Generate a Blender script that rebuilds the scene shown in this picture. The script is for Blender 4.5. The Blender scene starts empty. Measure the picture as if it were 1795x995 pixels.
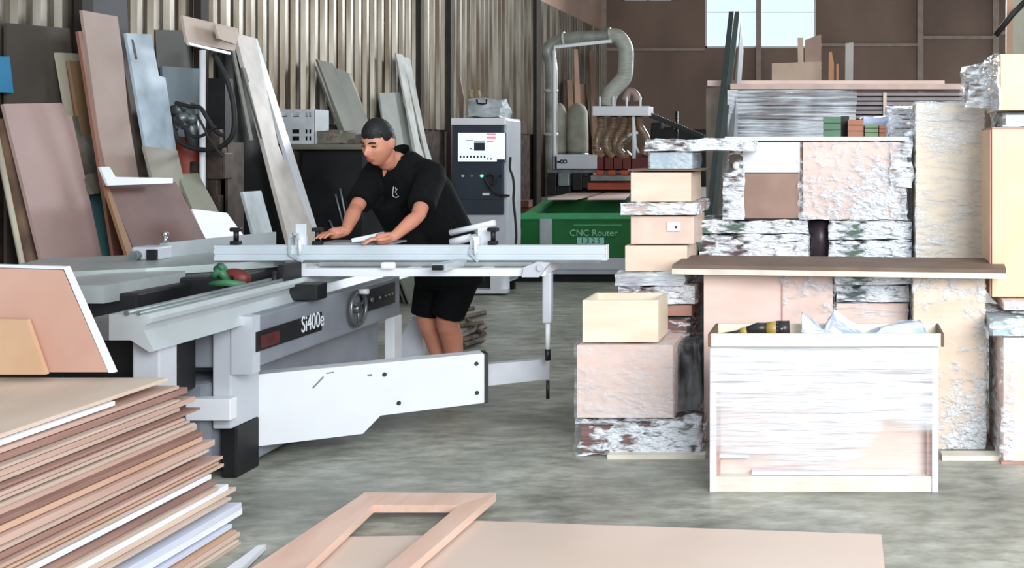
import bpy, bmesh, math, random
from mathutils import Vector, Matrix, noise
random.seed(7)
S = bpy.context.scene
COL = S.collection
# ---------------------------------------------------------------- camera, light, exposure
CX, HY, F, CH = 1480.0, 262.0, 1900.0, 1.4      # principal point, horizon, focal length in pixels, eye height
cam = bpy.data.cameras.new('camera'); camo = bpy.data.objects.new('camera', cam); COL.objects.link(camo)
camo.location = (0, 0, CH); camo.rotation_euler = (math.pi/2, 0, 0)
cam.sensor_fit = 'HORIZONTAL'; cam.sensor_width = 36.0; cam.lens = F/1795*36
cam.shift_x = -(CX-897.5)/1795; cam.shift_y = -(497.5-HY)/1795
cam.clip_start = 0.05; cam.clip_end = 200
S.camera = camo
S.view_settings.view_transform = 'Standard'; S.view_settings.look = 'None'
S.view_settings.gamma = 1; S.view_settings.use_curve_mapping = False
S.view_settings.exposure = 0.38
W = bpy.data.worlds.new('sky'); S.world = W; W.use_nodes = True
W.node_tree.nodes['Background'].inputs[0].default_value = (0.80, 0.91, 1.0, 1)
W.node_tree.nodes['Background'].inputs[1].default_value = 0.57
def area(name, loc, target, sx, sy, power, color):
    l = bpy.data.lights.new(name, 'AREA'); l.shape = 'RECTANGLE'; l.size = sx; l.size_y = sy
    l.energy = power; l.color = color
    o = bpy.data.objects.new(name, l); COL.objects.link(o); o.location = loc
    o.rotation_euler = (Vector(target)-Vector(loc)).to_track_quat('-Z', 'Y').to_euler()
    return o
area('gate_daylight', (3.3, -1.4, 3.2), (0.2, 5.3, 0.8), 4.8, 3.2, 600, (0.95, 0.98, 1.0))
area('rear_window_daylight', (0.3, 19.0, 4.4), (0.3, 8, 0.3), 3.0, 2.0, 500, (0.9, 0.96, 1.0))
area('skylight_left', (-2.0, 10.5, 5.6), (-3.6, 11.0, 0.0), 2.0, 8.0, 150, (0.93, 0.98, 1.0))

# ---------------------------------------------------------------- helpers
def lin(c):
    return tuple((x/255/12.92 if x/255 <= 0.04045 else ((x/255+0.055)/1.055)**2.4) for x in c)
def P(u, v, Y): return Vector(((u-CX)/F*Y, Y, CH-(v-HY)/F*Y))
def PP(u, v, pl):
    a, b, c, d = pl; xr = (u-CX)/F; zr = (v-HY)/F
    return P(u, v, (d-CH*c)/(a*xr+b-c*zr))
def vplane(x0, y0, x1, y1):
    a, b = (y1-y0), -(x1-x0); return (a, b, 0, a*x0+b*y0)

MATS = {}
def mat(name, c, rough=0.6, metal=0.0, c2=None, scale=6.0, stretch=(1, 1, 1), bump=0.0, bscale=40.0, coat=0.0, mix=(0.35, 0.65), spec=0.5):
    if name in MATS: return MATS[name]
    m = bpy.data.materials.new(name); m.use_nodes = True; nt = m.node_tree; N = nt.nodes; L = nt.links
    b = N['Principled BSDF']; b.inputs['Roughness'].default_value = rough; b.inputs['Metallic'].default_value = metal
    b.inputs['Coat Weight'].default_value = coat; b.inputs['Specular IOR Level'].default_value = spec
    tc = N.new('ShaderNodeTexCoord'); oi = N.new('ShaderNodeObjectInfo')
    va = N.new('ShaderNodeVectorMath'); va.operation = 'ADD'
    mul = N.new('ShaderNodeVectorMath'); mul.operation = 'SCALE'; mul.inputs['Scale'].default_value = 30
    cmb = N.new('ShaderNodeCombineXYZ'); L.new(oi.outputs['Random'], cmb.inputs[0]); L.new(oi.outputs['Random'], cmb.inputs[1])
    L.new(cmb.outputs[0], mul.inputs[0]); L.new(tc.outputs['Object'], va.inputs[0]); L.new(mul.outputs[0], va.inputs[1])
    mp = N.new('ShaderNodeMapping'); mp.inputs['Scale'].default_value = stretch; L.new(va.outputs[0], mp.inputs[0])
    col = lin(c); col2 = lin(c2) if c2 else tuple(x*0.8 for x in col)
    nz = N.new('ShaderNodeTexNoise'); nz.inputs['Scale'].default_value = scale; nz.inputs['Detail'].default_value = 5
    L.new(mp.outputs[0], nz.inputs['Vector'])
    r = N.new('ShaderNodeValToRGB'); r.color_ramp.elements[0].position = mix[0]; r.color_ramp.elements[1].position = mix[1]
    r.color_ramp.elements[0].color = (*col2, 1); r.color_ramp.elements[1].color = (*col, 1)
    L.new(nz.outputs['Fac'], r.inputs[0]); L.new(r.outputs[0], b.inputs['Base Color'])
    if bump:
        n2 = N.new('ShaderNodeTexNoise'); n2.inputs['Scale'].default_value = bscale; L.new(mp.outputs[0], n2.inputs['Vector'])
        bp = N.new('ShaderNodeBump'); bp.inputs['Strength'].default_value = bump; bp.inputs['Distance'].default_value = 0.02
        L.new(n2.outputs['Fac'], bp.inputs['Height']); L.new(bp.outputs[0], b.inputs['Normal'])
    MATS[name] = m; return m
def emit(name, c, s):
    if name in MATS: return MATS[name]
    m = bpy.data.materials.new(name); m.use_nodes = True; b = m.node_tree.nodes['Principled BSDF']
    b.inputs['Base Color'].default_value = (*lin(c), 1); b.inputs['Emission Color'].default_value = (*lin(c), 1)
    b.inputs['Emission Strength'].default_value = s; MATS[name] = m; return m
def film(name, lo, hi, stretch, scale=7.0, dens=0.9, rough=0.22, white=(240, 245, 252), bscale=14.0, bump=1.0, rng=(0.82, 1.22), dens_attr=False):
    """stretch film: clear plastic with milky, glossy folds"""
    if name in MATS: return MATS[name]
    m = bpy.data.materials.new(name); m.use_nodes = True; nt = m.node_tree; N = nt.nodes; L = nt.links
    b = N['Principled BSDF']; b.inputs['Base Color'].default_value = (*lin(white), 1)
    b.inputs['Roughness'].default_value = rough; b.inputs['Specular IOR Level'].default_value = 0.9
    tc = N.new('ShaderNodeTexCoord'); mp = N.new('ShaderNodeMapping'); mp.inputs['Scale'].default_value = stretch
    L.new(tc.outputs['Object'], mp.inputs[0])
    nz = N.new('ShaderNodeTexNoise'); nz.inputs['Scale'].default_value = scale; nz.inputs['Detail'].default_value = 4; nz.inputs['Distortion'].default_value = 0.6
    L.new(mp.outputs[0], nz.inputs['Vector'])
    big = N.new('ShaderNodeTexNoise'); big.inputs['Scale'].default_value = 2.3; L.new(tc.outputs['Object'], big.inputs['Vector'])
    ad = N.new('ShaderNodeMath'); ad.operation = 'ADD'; L.new(nz.outputs['Fac'], ad.inputs[0]); L.new(big.outputs['Fac'], ad.inputs[1])
    r = N.new('ShaderNodeMapRange'); r.inputs['From Min'].default_value, r.inputs['From Max'].default_value = rng
    r.inputs['To Min'].default_value = lo; r.inputs['To Max'].default_value = hi; r.clamp = True
    L.new(ad.outputs[0], r.inputs[0])
    bp = N.new('ShaderNodeBump'); bp.inputs['Strength'].default_value = bump; bp.inputs['Distance'].default_value = 0.03
    n3 = N.new('ShaderNodeTexNoise'); n3.inputs['Scale'].default_value = bscale; n3.inputs['Detail'].default_value = 3
    L.new(mp.outputs[0], n3.inputs['Vector']); L.new(n3.outputs['Fac'], bp.inputs['Height']); L.new(bp.outputs[0], b.inputs['Normal'])
    tr = N.new('ShaderNodeBsdfTransparent'); mx = N.new('ShaderNodeMixShader')
    fac = r.outputs[0]
    if dens_attr:
        at = N.new('ShaderNodeAttribute'); at.attribute_name = 'dens'; mm_ = N.new('ShaderNodeMath'); mm_.operation = 'MULTIPLY'
        L.new(fac, mm_.inputs[0]); L.new(at.outputs['Fac'], mm_.inputs[1]); fac = mm_.outputs[0]
    L.new(fac, mx.inputs[0]); L.new(tr.outputs[0], mx.inputs[1]); L.new(b.outputs[0], mx.inputs[2])
    L.new(mx.outputs[0], N['Material Output'].inputs[0]); MATS[name] = m; return m

class MB:
    def __init__(s): s.b = bmesh.new()
    def box(s, x0, x1, y0, y1, z0, z1, bev=0.0, rot=0.0, piv=None):
        r = bmesh.ops.create_cube(s.b, size=1.0); vs = r['verts']
        c = Vector(((x0+x1)/2, (y0+y1)/2, (z0+z1)/2))
        for v in vs: v.co = Vector((v.co.x*(x1-x0), v.co.y*(y1-y0), v.co.z*(z1-z0))) + c
        if rot:
            p = Vector(piv) if piv else c
            bmesh.ops.rotate(s.b, verts=vs, cent=p, matrix=Matrix.Rotation(rot, 3, 'Z'))
        if bev:
            es = list({e for v in vs for e in v.link_edges}); bmesh.ops.bevel(s.b, geom=es, offset=bev, segments=2, affect='EDGES', profile=0.6)
        return s
    def prism(s, pts, ext):
        ext = Vector(ext); a = [s.b.verts.new(Vector(p)) for p in pts]; b = [s.b.verts.new(Vector(p)+ext) for p in pts]
        s.b.faces.new(a); s.b.faces.new(list(reversed(b))); n = len(a)
        for i in range(n): s.b.faces.new((a[i], b[i], b[(i+1) % n], a[(i+1) % n]))
        return s
    def tube(s, pts, r, seg=10, smooth=True, sub=0, cap=True):
        pts = [Vector(p) for p in pts]
        if sub: pts = spline(pts, sub)
        n = len(pts); rr = r if isinstance(r, (list, tuple)) else [r]*n
        if len(rr) != n: rr = [rr[0]+(rr[-1]-rr[0])*i/(n-1) for i in range(n)] if len(rr) == 2 else [interp(rr, i/(n-1)) for i in range(n)]
        up = None; rings = []
        for i, p in enumerate(pts):
            t = (pts[min(i+1, n-1)]-pts[max(i-1, 0)]).normalized()
            if up is None: up = Vector((0, 0, 1)) if abs(t.z) < 0.9 else Vector((0, 1, 0))
            a = t.cross(up).normalized(); up = a.cross(t).normalized()
            rings.append([s.b.verts.new(p+(a*math.cos(2*math.pi*k/seg)+up*math.sin(2*math.pi*k/seg))*rr[i]) for k in range(seg)])
        for i in range(n-1):
            for k in range(seg):
                f = s.b.faces.new((rings[i][k], rings[i][(k+1) % seg], rings[i+1][(k+1) % seg], rings[i+1][k])); f.smooth = smooth
        if cap: s.b.faces.new(list(reversed(rings[0]))); s.b.faces.new(rings[-1])
        return s
    def loft(s, rings, smooth=True):
        R = [[s.b.verts.new(p) for p in r] for r in rings]; seg = len(R[0])
        for i in range(len(R)-1):
            for k in range(seg):
                f = s.b.faces.new((R[i][k], R[i][(k+1) % seg], R[i+1][(k+1) % seg], R[i+1][k])); f.smooth = smooth
        s.b.faces.new(list(reversed(R[0]))); s.b.faces.new(R[-1]); return s
    def ball(s, c, r, sc=(1, 1, 1), M=None, sub=3):
        q = bmesh.ops.create_icosphere(s.b, subdivisions=sub, radius=1.0)['verts']
        for v in q:
            p = Vector((v.co.x*r*sc[0], v.co.y*r*sc[1], v.co.z*r*sc[2]))
            v.co = (M @ p if M else p)+Vector(c)
            for f in v.link_faces: f.smooth = True
        return s
    def build(s, name, m, parent=None, rough=0.0, modify=None):
        bmesh.ops.recalc_face_normals(s.b, faces=s.b.faces[:])
        if modify: modify(s.b)
        me = bpy.data.meshes.new(name); vs = [v.co for v in s.b.verts]
        lo = Vector([min(v[i] for v in vs) for i in range(3)]); hi = Vector([max(v[i] for v in vs) for i in range(3)])
        c = Vector(((lo.x+hi.x)/2, (lo.y+hi.y)/2, lo.z))
        for v in s.b.verts: v.co -= c
        s.b.to_mesh(me); s.b.free(); me.materials.append(m)
        o = bpy.data.objects.new(name, me); COL.objects.link(o)
        if parent is not None:
            o.parent = parent; o.location = c - wloc(parent)
        else: o.location = c
        return o
def wloc(o):
    l = Vector(o.location)
    while o.parent is not None: o = o.parent; l += Vector(o.location)
    return l
def interp(a, t):
    x = t*(len(a)-1); i = min(int(x), len(a)-2); return a[i]+(a[i+1]-a[i])*(x-i)
def spline(p, k):
    out = []; n = len(p)
    for i in range(n-1):
        a, b, c, d = p[max(i-1, 0)], p[i], p[i+1], p[min(i+2, n-1)]
        for j in range(k):
            t = j/k
            out.append(0.5*((2*b)+(c-a)*t+(2*a-5*b+4*c-d)*t*t+(3*b-a-3*c+d)*t**3))
    out.append(p[-1]); return out
def tag(o, label, cat, group=None, kind=None):
    o['label'] = label; o['category'] = cat
    if group: o['group'] = group
    if kind: o['kind'] = kind
    return o
def thing(name, label, cat, loc, group=None):
    o = bpy.data.objects.new(name, None); COL.objects.link(o); o.location = loc; o.empty_display_size = 0.1
    return tag(o, label, cat, group)
def struct(o): o['kind'] = 'structure'; return o
def crumple(x0, x1, y0, y1, z0, z1, step=0.03, amp=0.012, freq=18, faces='xXyYzZ'):
    """a box skin, finely gridded and crumpled; returned as MB"""
    m = MB(); seed = random.random()*50
    def face(o, a, b):
        na = max(2, int(a.length/step)); nb = max(2, int(b.length/step)); g = []
        for i in range(na+1): g.append([m.b.verts.new(o+a*(i/na)+b*(j/nb)) for j in range(nb+1)])
        for i in range(na):
            for j in range(nb): m.b.faces.new((g[i][j], g[i+1][j], g[i+1][j+1], g[i][j+1]))
    X, Y, Z = Vector((x1-x0, 0, 0)), Vector((0, y1-y0, 0)), Vector((0, 0, z1-z0)); o = Vector((x0, y0, z0))
    if 'y' in faces: face(o, X, Z)
    if 'Y' in faces: face(o+Y, Z, X)
    if 'x' in faces: face(o, Z, Y)
    if 'X' in faces: face(o+X, Y, Z)
    if 'Z' in faces: face(o+Z, X, Y)
    if 'z' in faces: face(o, Y, X)
    bmesh.ops.remove_doubles(m.b, verts=m.b.verts[:], dist=0.0005)
    for v in m.b.verts:
        q = Vector((v.co.x*freq*0.6, v.co.y*freq*0.6, v.co.z*freq*1.7))+Vector((seed, 0, 0)); n = noise.noise_vector(q)*amp + noise.noise_vector(q*2.3)*amp*0.5
        v.co += Vector((n.x, n.y, max(n.z, -0.3*amp) if v.co.z < z0+0.001 else n.z))
        if v.co.z < z0+0.001: v.co.z = z0+0.001
    return m
def px(u0, u1, v0, v1, Y): # picture rectangle at depth Y -> x0,x1,z0,z1
    return (u0-CX)/F*Y, (u1-CX)/F*Y, CH-(v1-HY)/F*Y, CH-(v0-HY)/F*Y

# ---------------------------------------------------------------- materials
ply = mat('pale_plywood', (232, 212, 192), 0.6, c2=(220, 196, 174), scale=3, stretch=(1, 1, 4))
plyp = mat('pinkish_plywood', (234, 210, 200), 0.6, c2=(224, 196, 184), scale=3, stretch=(1, 1, 3))
plyl = mat('light_birch_plywood', (240, 226, 204), 0.55, c2=(232, 214, 190), scale=4, stretch=(1, 1, 5))
plyd = mat('shaded_edge_plywood', (120, 92, 74), 0.7, c2=(96, 72, 58), scale=5)  # dark plywood tone, shade painted into the colour
brown = mat('brown_chipboard', (128, 106, 92), 0.7, c2=(112, 92, 80), scale=5)
white = mat('white_laminate', (236, 238, 242), 0.4, c2=(226, 228, 234), scale=2)
machine = mat('machine_white_enamel', (202, 206, 214), 0.35, c2=(190, 194, 202), scale=3)
mgrey = mat('machine_grey_enamel', (142, 146, 155), 0.45, c2=(128, 132, 140), scale=4)
alu = mat('brushed_aluminium', (206, 212, 216), 0.35, 0.35, c2=(190, 198, 200), scale=3, stretch=(1, 1, 1))
steel = mat('dull_steel', (150, 156, 156), 0.4, 0.6, c2=(120, 128, 128), scale=6)
casti = mat('cast_iron_table', (172, 180, 178), 0.4, 0.25, c2=(150, 160, 158), scale=4)
black = mat('black_plastic', (22, 23, 25), 0.45, c2=(16, 17, 18))
darkm = mat('dark_machine_metal', (38, 38, 40), 0.5, 0.3, c2=(26, 26, 28))
rubber = mat('black_rubber', (30, 28, 26), 0.6)
# ---------------------------------------------------------------- the building
WX, BY = -4.92, 22.0
concrete = mat('concrete_floor', (184, 184, 174), 0.38, c2=(136, 138, 128), scale=1.6, stretch=(1, 1.2, 1), bump=0.25, bscale=9, mix=(0.32, 0.62), spec=0.6)
nt = concrete.node_tree; N = nt.nodes; L = nt.links
n2 = N.new('ShaderNodeTexNoise'); n2.inputs['Scale'].default_value = 9; n2.inputs['Detail'].default_value = 8; n2.inputs['Roughness'].default_value = 0.7
mpx = N.new('ShaderNodeMapping'); mpx.inputs['Scale'].default_value = (0.7, 1.5, 1); tcx = N.new('ShaderNodeTexCoord')
L.new(tcx.outputs['Object'], mpx.inputs[0]); L.new(mpx.outputs[0], n2.inputs['Vector'])
rr = N.new('ShaderNodeValToRGB'); rr.color_ramp.elements[0].position = 0.38; rr.color_ramp.elements[1].position = 0.66
rr.color_ramp.elements[0].color = (0.42, 0.43, 0.38, 1); rr.color_ramp.elements[1].color = (1.12, 1.12, 1.1, 1)
L.new(n2.outputs['Fac'], rr.inputs[0])
mxx = N.new('ShaderNodeMix'); mxx.data_type = 'RGBA'; mxx.blend_type = 'MULTIPLY'; mxx.inputs[0].default_value = 0.8
bs = N['Principled BSDF']; src = bs.inputs['Base Color'].links[0].from_socket
L.new(src, mxx.inputs[6]); L.new(rr.outputs[0], mxx.inputs[7]); L.new(mxx.outputs[2], bs.inputs['Base Color'])
rf = N.new('ShaderNodeMapRange'); rf.inputs['To Min'].default_value = 0.25; rf.inputs['To Max'].default_value = 0.6
L.new(n2.outputs['Fac'], rf.inputs[0]); L.new(rf.outputs[0], bs.inputs['Roughness'])
m = MB(); m.box(-5.2, 7, -3, 22.3, -0.2, 0.0); fl = struct(m.build('floor', concrete))

zinc = mat('weathered_zinc_sheet', (146, 140, 128), 0.4, 0.55, c2=(88, 74, 58), scale=2.2, stretch=(1, 3.5, 0.35), mix=(0.38, 0.66))
brick = mat('dark_brick', (84, 66, 56), 0.85, c2=(46, 36, 32), scale=9)
m = MB(); pts = []; y = 4.0; i = 0
while y < 21.98:
    for dy, dx in ((0, 0), (0.05, 0), (0.07, 0.035), (0.12, 0.035), (0.14, 0)): pts.append((WX+dx, y+dy))
    y += 0.18
vb = [m.b.verts.new((x, yy, 1.64)) for x, yy in pts]; vt = [m.b.verts.new((x, yy, 3.8)) for x, yy in pts]
for i in range(len(pts)-1): m.b.faces.new((vb[i], vb[i+1], vt[i+1], vt[i]))
m.box(WX-0.1, WX-0.01, 4.0, 22.0, 1.6, 3.8)
struct(m.build('wall_left', zinc))
upper = mat('pinkish_upper_panel', (196, 160, 140), 0.7, c2=(180, 146, 128), scale=1)
m = MB(); m.box(WX-0.12, WX+0.01, 4.0, 22.0, 3.8, 5.3); struct(m.build('wall_left_upper', upper))
m = MB(); m.box(WX-0.12, WX-0.005, 4.0, 22.0, 0, 1.64); struct(m.build('wall_left_base', brick))
postm = mat('dark_wall_post', (58, 52, 46), 0.7)
for k, (u, w) in enumerate(((735, 0.05), (787, 0.05), (940, 0.12), (350, 0.05), (143, 0.05))):
    Y = (WX+0.05)*F/(u-CX); m = MB(); m.box(WX+0.036, WX+0.09, Y-w, Y+w, 0, 3.8); struct(m.build('trim_%d' % (k+1), postm))

farm = mat('brown_wall_board', (150, 126, 114), 0.75, c2=(124, 102, 92), scale=0.8, stretch=(1, 1, 0.5))
frm = mat('pale_wall_frame', (176, 156, 146), 0.6)
wx0, wx1, wz0, wz1 = *px(1236, 1430, 0, 84, BY)[:2], px(0, 1, 0, 84, BY)[2], 5.0
vx0, vx1, vz0 = *px(1092, 1180, 0, 2, BY)[:2], px(0, 1, 0, 1, BY)[2]
m = MB()
m.box(WX, 7, BY, BY+0.15, 0, wz0); m.box(WX, 7, BY, BY+0.15, wz1, 5.3)
m.box(WX, vx0, BY, BY+0.15, wz0, wz1); m.box(vx1, wx0, BY, BY+0.15, wz0, wz1); m.box(wx1, 7, BY, BY+0.15, wz0, wz1)
m.box(vx0, vx1, BY, BY+0.15, wz0, vz0)
struct(m.build('wall_back', farm))
m = MB()
for u, w in ((1330, 0.05), (1613, 0.06), (1745, 0.06), (1060, 0.05)):
    x = (u-CX)/F*BY; m.box(x-w, x+w, BY-0.08, BY-0.003, 0, 5.2)
for u0, u1, v in ((1062, 1236, 87), (1430, 1610, 79), (1616, 1742, 66), (1748, 1900, 58)):
    a, b, z, _ = px(u0, u1, v, v, BY); m.box(a, b, BY-0.06, BY-0.003, z-0.03, z+0.03)
struct(m.build('trim_6', frm))
glow = emit('daylit_window_glass', (200, 224, 255), 0.82)
for i, (a, b, z) in enumerate(((wx0, wx1, wz0), (vx0, vx1, vz0))):
    m = MB(); m.box(a, b, BY+0.05, BY+0.07, z, 5.0); w = struct(m.build('window_%d' % (i+1), glow))
    m = MB(); t = 0.035
    m.box(a, a+t, BY+0.0, BY+0.05, z, 5.0); m.box(b-t, b, BY, BY+0.05, z, 5.0); m.box(a, b, BY, BY+0.05, z, z+t)
    m.box((a+b)/2-t/2, (a+b)/2+t/2, BY, BY+0.05, z, 5.0)
    if i == 0: m.box(a, b, BY+0.01, BY+0.05, 4.18, 4.195)
    m.build('window_frame', white, w)
m = MB(); m.box(WX-0.1, 7, 6.5, 22.2, 5.3, 5.4); struct(m.build('ceiling', mat('roof_sheet', (120, 118, 112), 0.7)))

# ---------------------------------------------------------------- boards leaning on the left wall
def lean(name, label, cat, pix, k, gap, m, th=0.018, ext=True, group=None):
    xr = (pix[0][0]-CX)/F; zr = (pix[0][1]-HY)/F; Y0 = (WX+0.04+gap)/xr; z0 = CH-zr*Y0
    pl = (1, 0, k, WX+0.04+gap+k*z0)
    p = [PP(u, v, pl) for u, v in pix]
    if ext:
        for a, b in ((-2, -3), (-1, 0)):
            d = p[a]-p[b]; p[a] = p[b]+d*((p[b].z-0.003)/-d.z)
            p[a].y = max(p[a].y, 5.80)
    n = Vector((1, 0, k)).normalized()
    mb = MB(); mb.prism(p, -n*th); o = mb.build(name, m)
    if label: tag(o, label, cat, group)
    return o
def lm(n, c, c2=None, r=0.6): return mat(n, c, r, c2=c2, scale=2.5)
G = 'boards leaning on the left wall'
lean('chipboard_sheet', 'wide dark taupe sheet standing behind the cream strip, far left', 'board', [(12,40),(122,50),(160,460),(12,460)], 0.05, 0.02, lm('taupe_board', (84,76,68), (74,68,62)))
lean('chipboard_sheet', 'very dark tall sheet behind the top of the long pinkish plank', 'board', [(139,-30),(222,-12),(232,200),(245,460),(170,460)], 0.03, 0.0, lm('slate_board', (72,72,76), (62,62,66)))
lean('plastic_sheet', 'bright blue panel cut by the left edge of the picture', 'panel', [(-30,98),(17,99),(24,163),(-30,160)], 0.1, 0.06, lm('bright_blue', (44,132,176)), ext=False)
lean('wood_strip', 'cream board showing left of the narrow tan board', 'board', [(99,92),(142,94),(152,200),(170,440),(150,440),(118,200)], 0.14, 0.05, lm('cream_board', (184,176,158)))
lean('wood_strip', 'narrow tan board standing inside the cream board', 'board', [(121,106),(150,108),(158,200),(137,200)], 0.10, 0.09, lm('tan_board', (160,126,92),(140,108,78)))
lean('chipboard_sheet', 'stained olive grey sheet to the right of the large pink sheet', 'board', [(120,203),(164,204),(200,440),(150,440)], 0.14, 0.12, mat('stained_sheet', (168,162,148), 0.7, c2=(96,98,84), scale=5))
lean('chipboard_sheet', 'large pink sheet with a stepped top corner, far left', 'board', [(6,182),(108,180),(117,201),(126,203),(180,455),(73,455)], 0.25, 0.2, lm('pink_sheet', (186,156,150),(174,146,140)))
lean('plastic_sheet', 'teal panel below the small grey offcut', 'panel', [(157,338),(186,340),(228,455),(180,455)], 0.3, 0.22, lm('teal_panel', (96,150,156),(70,112,116)))
lean('offcut', 'small grey brown offcut above the teal panel', 'offcut', [(145,306),(178,302),(184,326),(174,339),(156,341)], 0.3, 0.30, lm('grey_offcut', (104,96,80)), ext=False)
lean('plank', 'thin pale cyan plank between the pinkish plank and blue white plank', 'plank', [(232,202),(246,203),(262,300),(290,440),(262,440)], 0.14, 0.14, lm('cyan_plank', (170,194,206)))
lean('plank', 'narrow brown plank edge right of the tall pinkish plank', 'plank', [(215,101),(228,104),(250,215),(290,440),(270,440)], 0.16, 0.10, lm('brown_plank', (120,104,92)))
lean('batten', 'thin reddish batten left of the tall pinkish plank', 'batten', [(137,55),(143,55),(176,250),(214,430),(205,430),(168,250)], 0.19, 0.24, lm('red_batten', (150,104,84)))
lean('plank', 'tall pinkish tan plank rising highest at far left', 'plank', [(144,18),(206,29),(216,100),(225,200),(246,330),(186,330)], 0.15, 0.2, lm('rose_plank', (186,162,152),(172,150,140)))
bp_ = lean('plank', 'light blue white plank with a dark slot near its top', 'plank', [(221,58),(265,60),(279,133),(290,136),(318,320),(266,320)], 0.16, 0.22, mat('blue_white_plank', (196,212,226), 0.5, c2=(168,182,192), scale=5))
xr = (221-CX)/F; Y0 = (WX+0.26)/xr; z0 = CH-(58-HY)/F*Y0; pl = (1, 0, 0.16, WX+0.262+0.16*z0)
m = MB(); m.prism([PP(u, v, pl) for u, v in [(231,69),(234,70),(238,86),(241,104),(238,104),(234,88)]], (-0.002, 0, 0)); m.build('slot', darkm, bp_)
lean('chipboard_sheet', 'square beige grey offcut behind the white angle trim', 'board', [(253,256),(311,264),(326,330),(272,330)], 0.25, 0.42, lm('beige_sheet', (160,154,142),(140,134,120)))
lean('hardboard', 'olive board between the red brown board and dark machinery', 'board', [(312,305),(347,303),(383,370),(338,368)], 0.5, 0.46, lm('olive_board', (138,138,118)))
lean('hardboard', 'red brown board leaning low behind the saw fence', 'board', [(188,323),(308,319),(358,413),(235,437)], 0.42, 0.55, lm('red_brown_board', (124,88,82),(104,74,68)))
lean('batten', 'orange brown batten along the left edge of the red brown board', 'batten', [(184,325),(190,325),(234,440),(222,444)], 0.42, 0.58, lm('orange_batten', (150,108,76)))
lean('trim_strip', 'white angle trim resting on top of the red brown board', 'trim', [(175,292),(192,292),(203,310),(303,312),(303,321),(190,325)], 0.40, 0.60, white, th=0.012, ext=False)
lean('laminate_offcut', 'white offcut leaning right of the red brown board', 'board', [(336,366),(398,373),(421,404),(358,415)], 0.45, 0.62, white)
lean('laminate_offcut', 'upright grey white panel left of the long diagonal plank', 'board', [(425,336),(458,334),(484,430),(450,432)], 0.2, 0.9, mat('grey_white_panel', (198,208,212), 0.5, c2=(160,170,172), scale=5))
o = lean('plank', 'long diagonal pale plank leaning between cable frame and white crate', 'plank', [(413,58),(448,67),(488,255),(553,412),(508,430)], 0.29, 0.12, mat('pale_plank', (232,222,214), 0.5, c2=(204,196,190), scale=5), th=0.03)
lean('plank', 'thin white plank edge right against the long diagonal plank', 'plank', [(440,66),(451,68),(560,412),(546,414)], 0.29, 0.09, white, th=0.03)
lean('batten', 'thin grey metal batten nearest left of the long diagonal plank', 'batten', [(424,118),(430,119),(515,410),(507,412)], 0.28, 0.2, lm('grey_batten', (110,108,98)), th=0.012)
lean('batten', 'short grey batten hanging right of the looped cable', 'batten', [(406,82),(411,82),(444,245),(438,246)], 0.2, 0.2, lm('grey_batten', (110,108,98)), th=0.012, ext=False)
o = lean('shelf_board', 'pinkish board lying across the top of the cable frame', 'board', [(320,27),(418,50),(412,90),(328,74)], 0.05, 0.35, lm('peach_board', (206,186,172)), ext=False)
lean('shelf_board', 'small pinkish board overlapping the right end of the frame board', 'board', [(377,43),(420,57),(414,78),(384,68)], 0.05, 0.42, lm('peach_board', (206,186,172)), ext=False)
lean('shelf_board', 'white edged strip under the frame boards', 'board', [(330,74),(404,91),(404,96),(333,79)], 0.05, 0.45, white, ext=False)
# planks behind the worker
gg = lm('green_grey_plank', (122,124,112), (106,106,94))
lean('plank', 'green grey plank, leftmost behind the junk shelf', 'plank', [(556,104),(583,111),(632,235),(700,400),(664,400),(606,235)], 0.38, 0.12, gg)
lean('plank', 'green grey plank, second behind the junk shelf', 'plank', [(586,118),(609,126),(656,235),(720,400),(690,400),(632,235)], 0.38, 0.08, gg)
lean('batten', 'narrow cream batten right of the green grey planks', 'batten', [(611,128),(615,128),(646,215),(720,400),(712,400),(640,215)], 0.38, 0.06, lm('cream_batten', (190,182,160)))
lean('batten', 'thin grey batten left of the green grey planks', 'batten', [(554,116),(558,118),(600,225),(596,227)], 0.35, 0.14, lm('grey_batten', (110,108,98)))
lean('hardboard', 'wide grey green board directly behind the head of the worker', 'board', [(665,163),(701,162),(722,230),(775,420),(700,420)], 0.2, 0.2, mat('grey_green_board', (168,172,166), 0.6, c2=(146,150,142), scale=3))
lean('plank', 'tall white plank right of the worker, left one of two', 'plank', [(694,93),(706,96),(736,250),(788,420),(760,420)], 0.22, 0.16, mat('whitish_plank', (204,204,198), 0.5, c2=(170,170,160), scale=5))
lean('plank', 'tall white plank right of the worker, right one of two', 'plank', [(706,99),(719,103),(748,250),(800,420),(780,420)], 0.22, 0.14, mat('whitish_plank', (204,204,198), 0.5))
lean('offcut', 'short grey offcut beside the right shoulder side of the worker', 'offcut', [(762,303),(772,308),(788,340),(784,350),(776,350)], 0.2, 0.5, lm('grey_batten', (110,108,98)))
lean('offcut', 'small dark grey offcut just above the saw left of control cabinet', 'offcut', [(776,355),(790,357),(798,385),(786,386)], 0.2, 0.55, lm('dark_offcut', (100,104,112)))
dkb = lm('black_gap_shade', (34,34,34), (28,28,28))
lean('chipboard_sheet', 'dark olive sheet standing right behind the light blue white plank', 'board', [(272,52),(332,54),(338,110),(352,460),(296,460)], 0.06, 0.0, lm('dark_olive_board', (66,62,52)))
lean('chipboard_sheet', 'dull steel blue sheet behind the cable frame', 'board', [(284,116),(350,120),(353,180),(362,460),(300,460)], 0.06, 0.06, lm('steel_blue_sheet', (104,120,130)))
lean('chipboard_sheet', 'nearly black sheet added for the shaded gap between cable frame and the long diagonal plank', 'board', [(384,92),(424,98),(545,440),(400,440)], 0.16, 0.03, dkb)  # dark sheet added to paint a gap that is only shade
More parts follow.
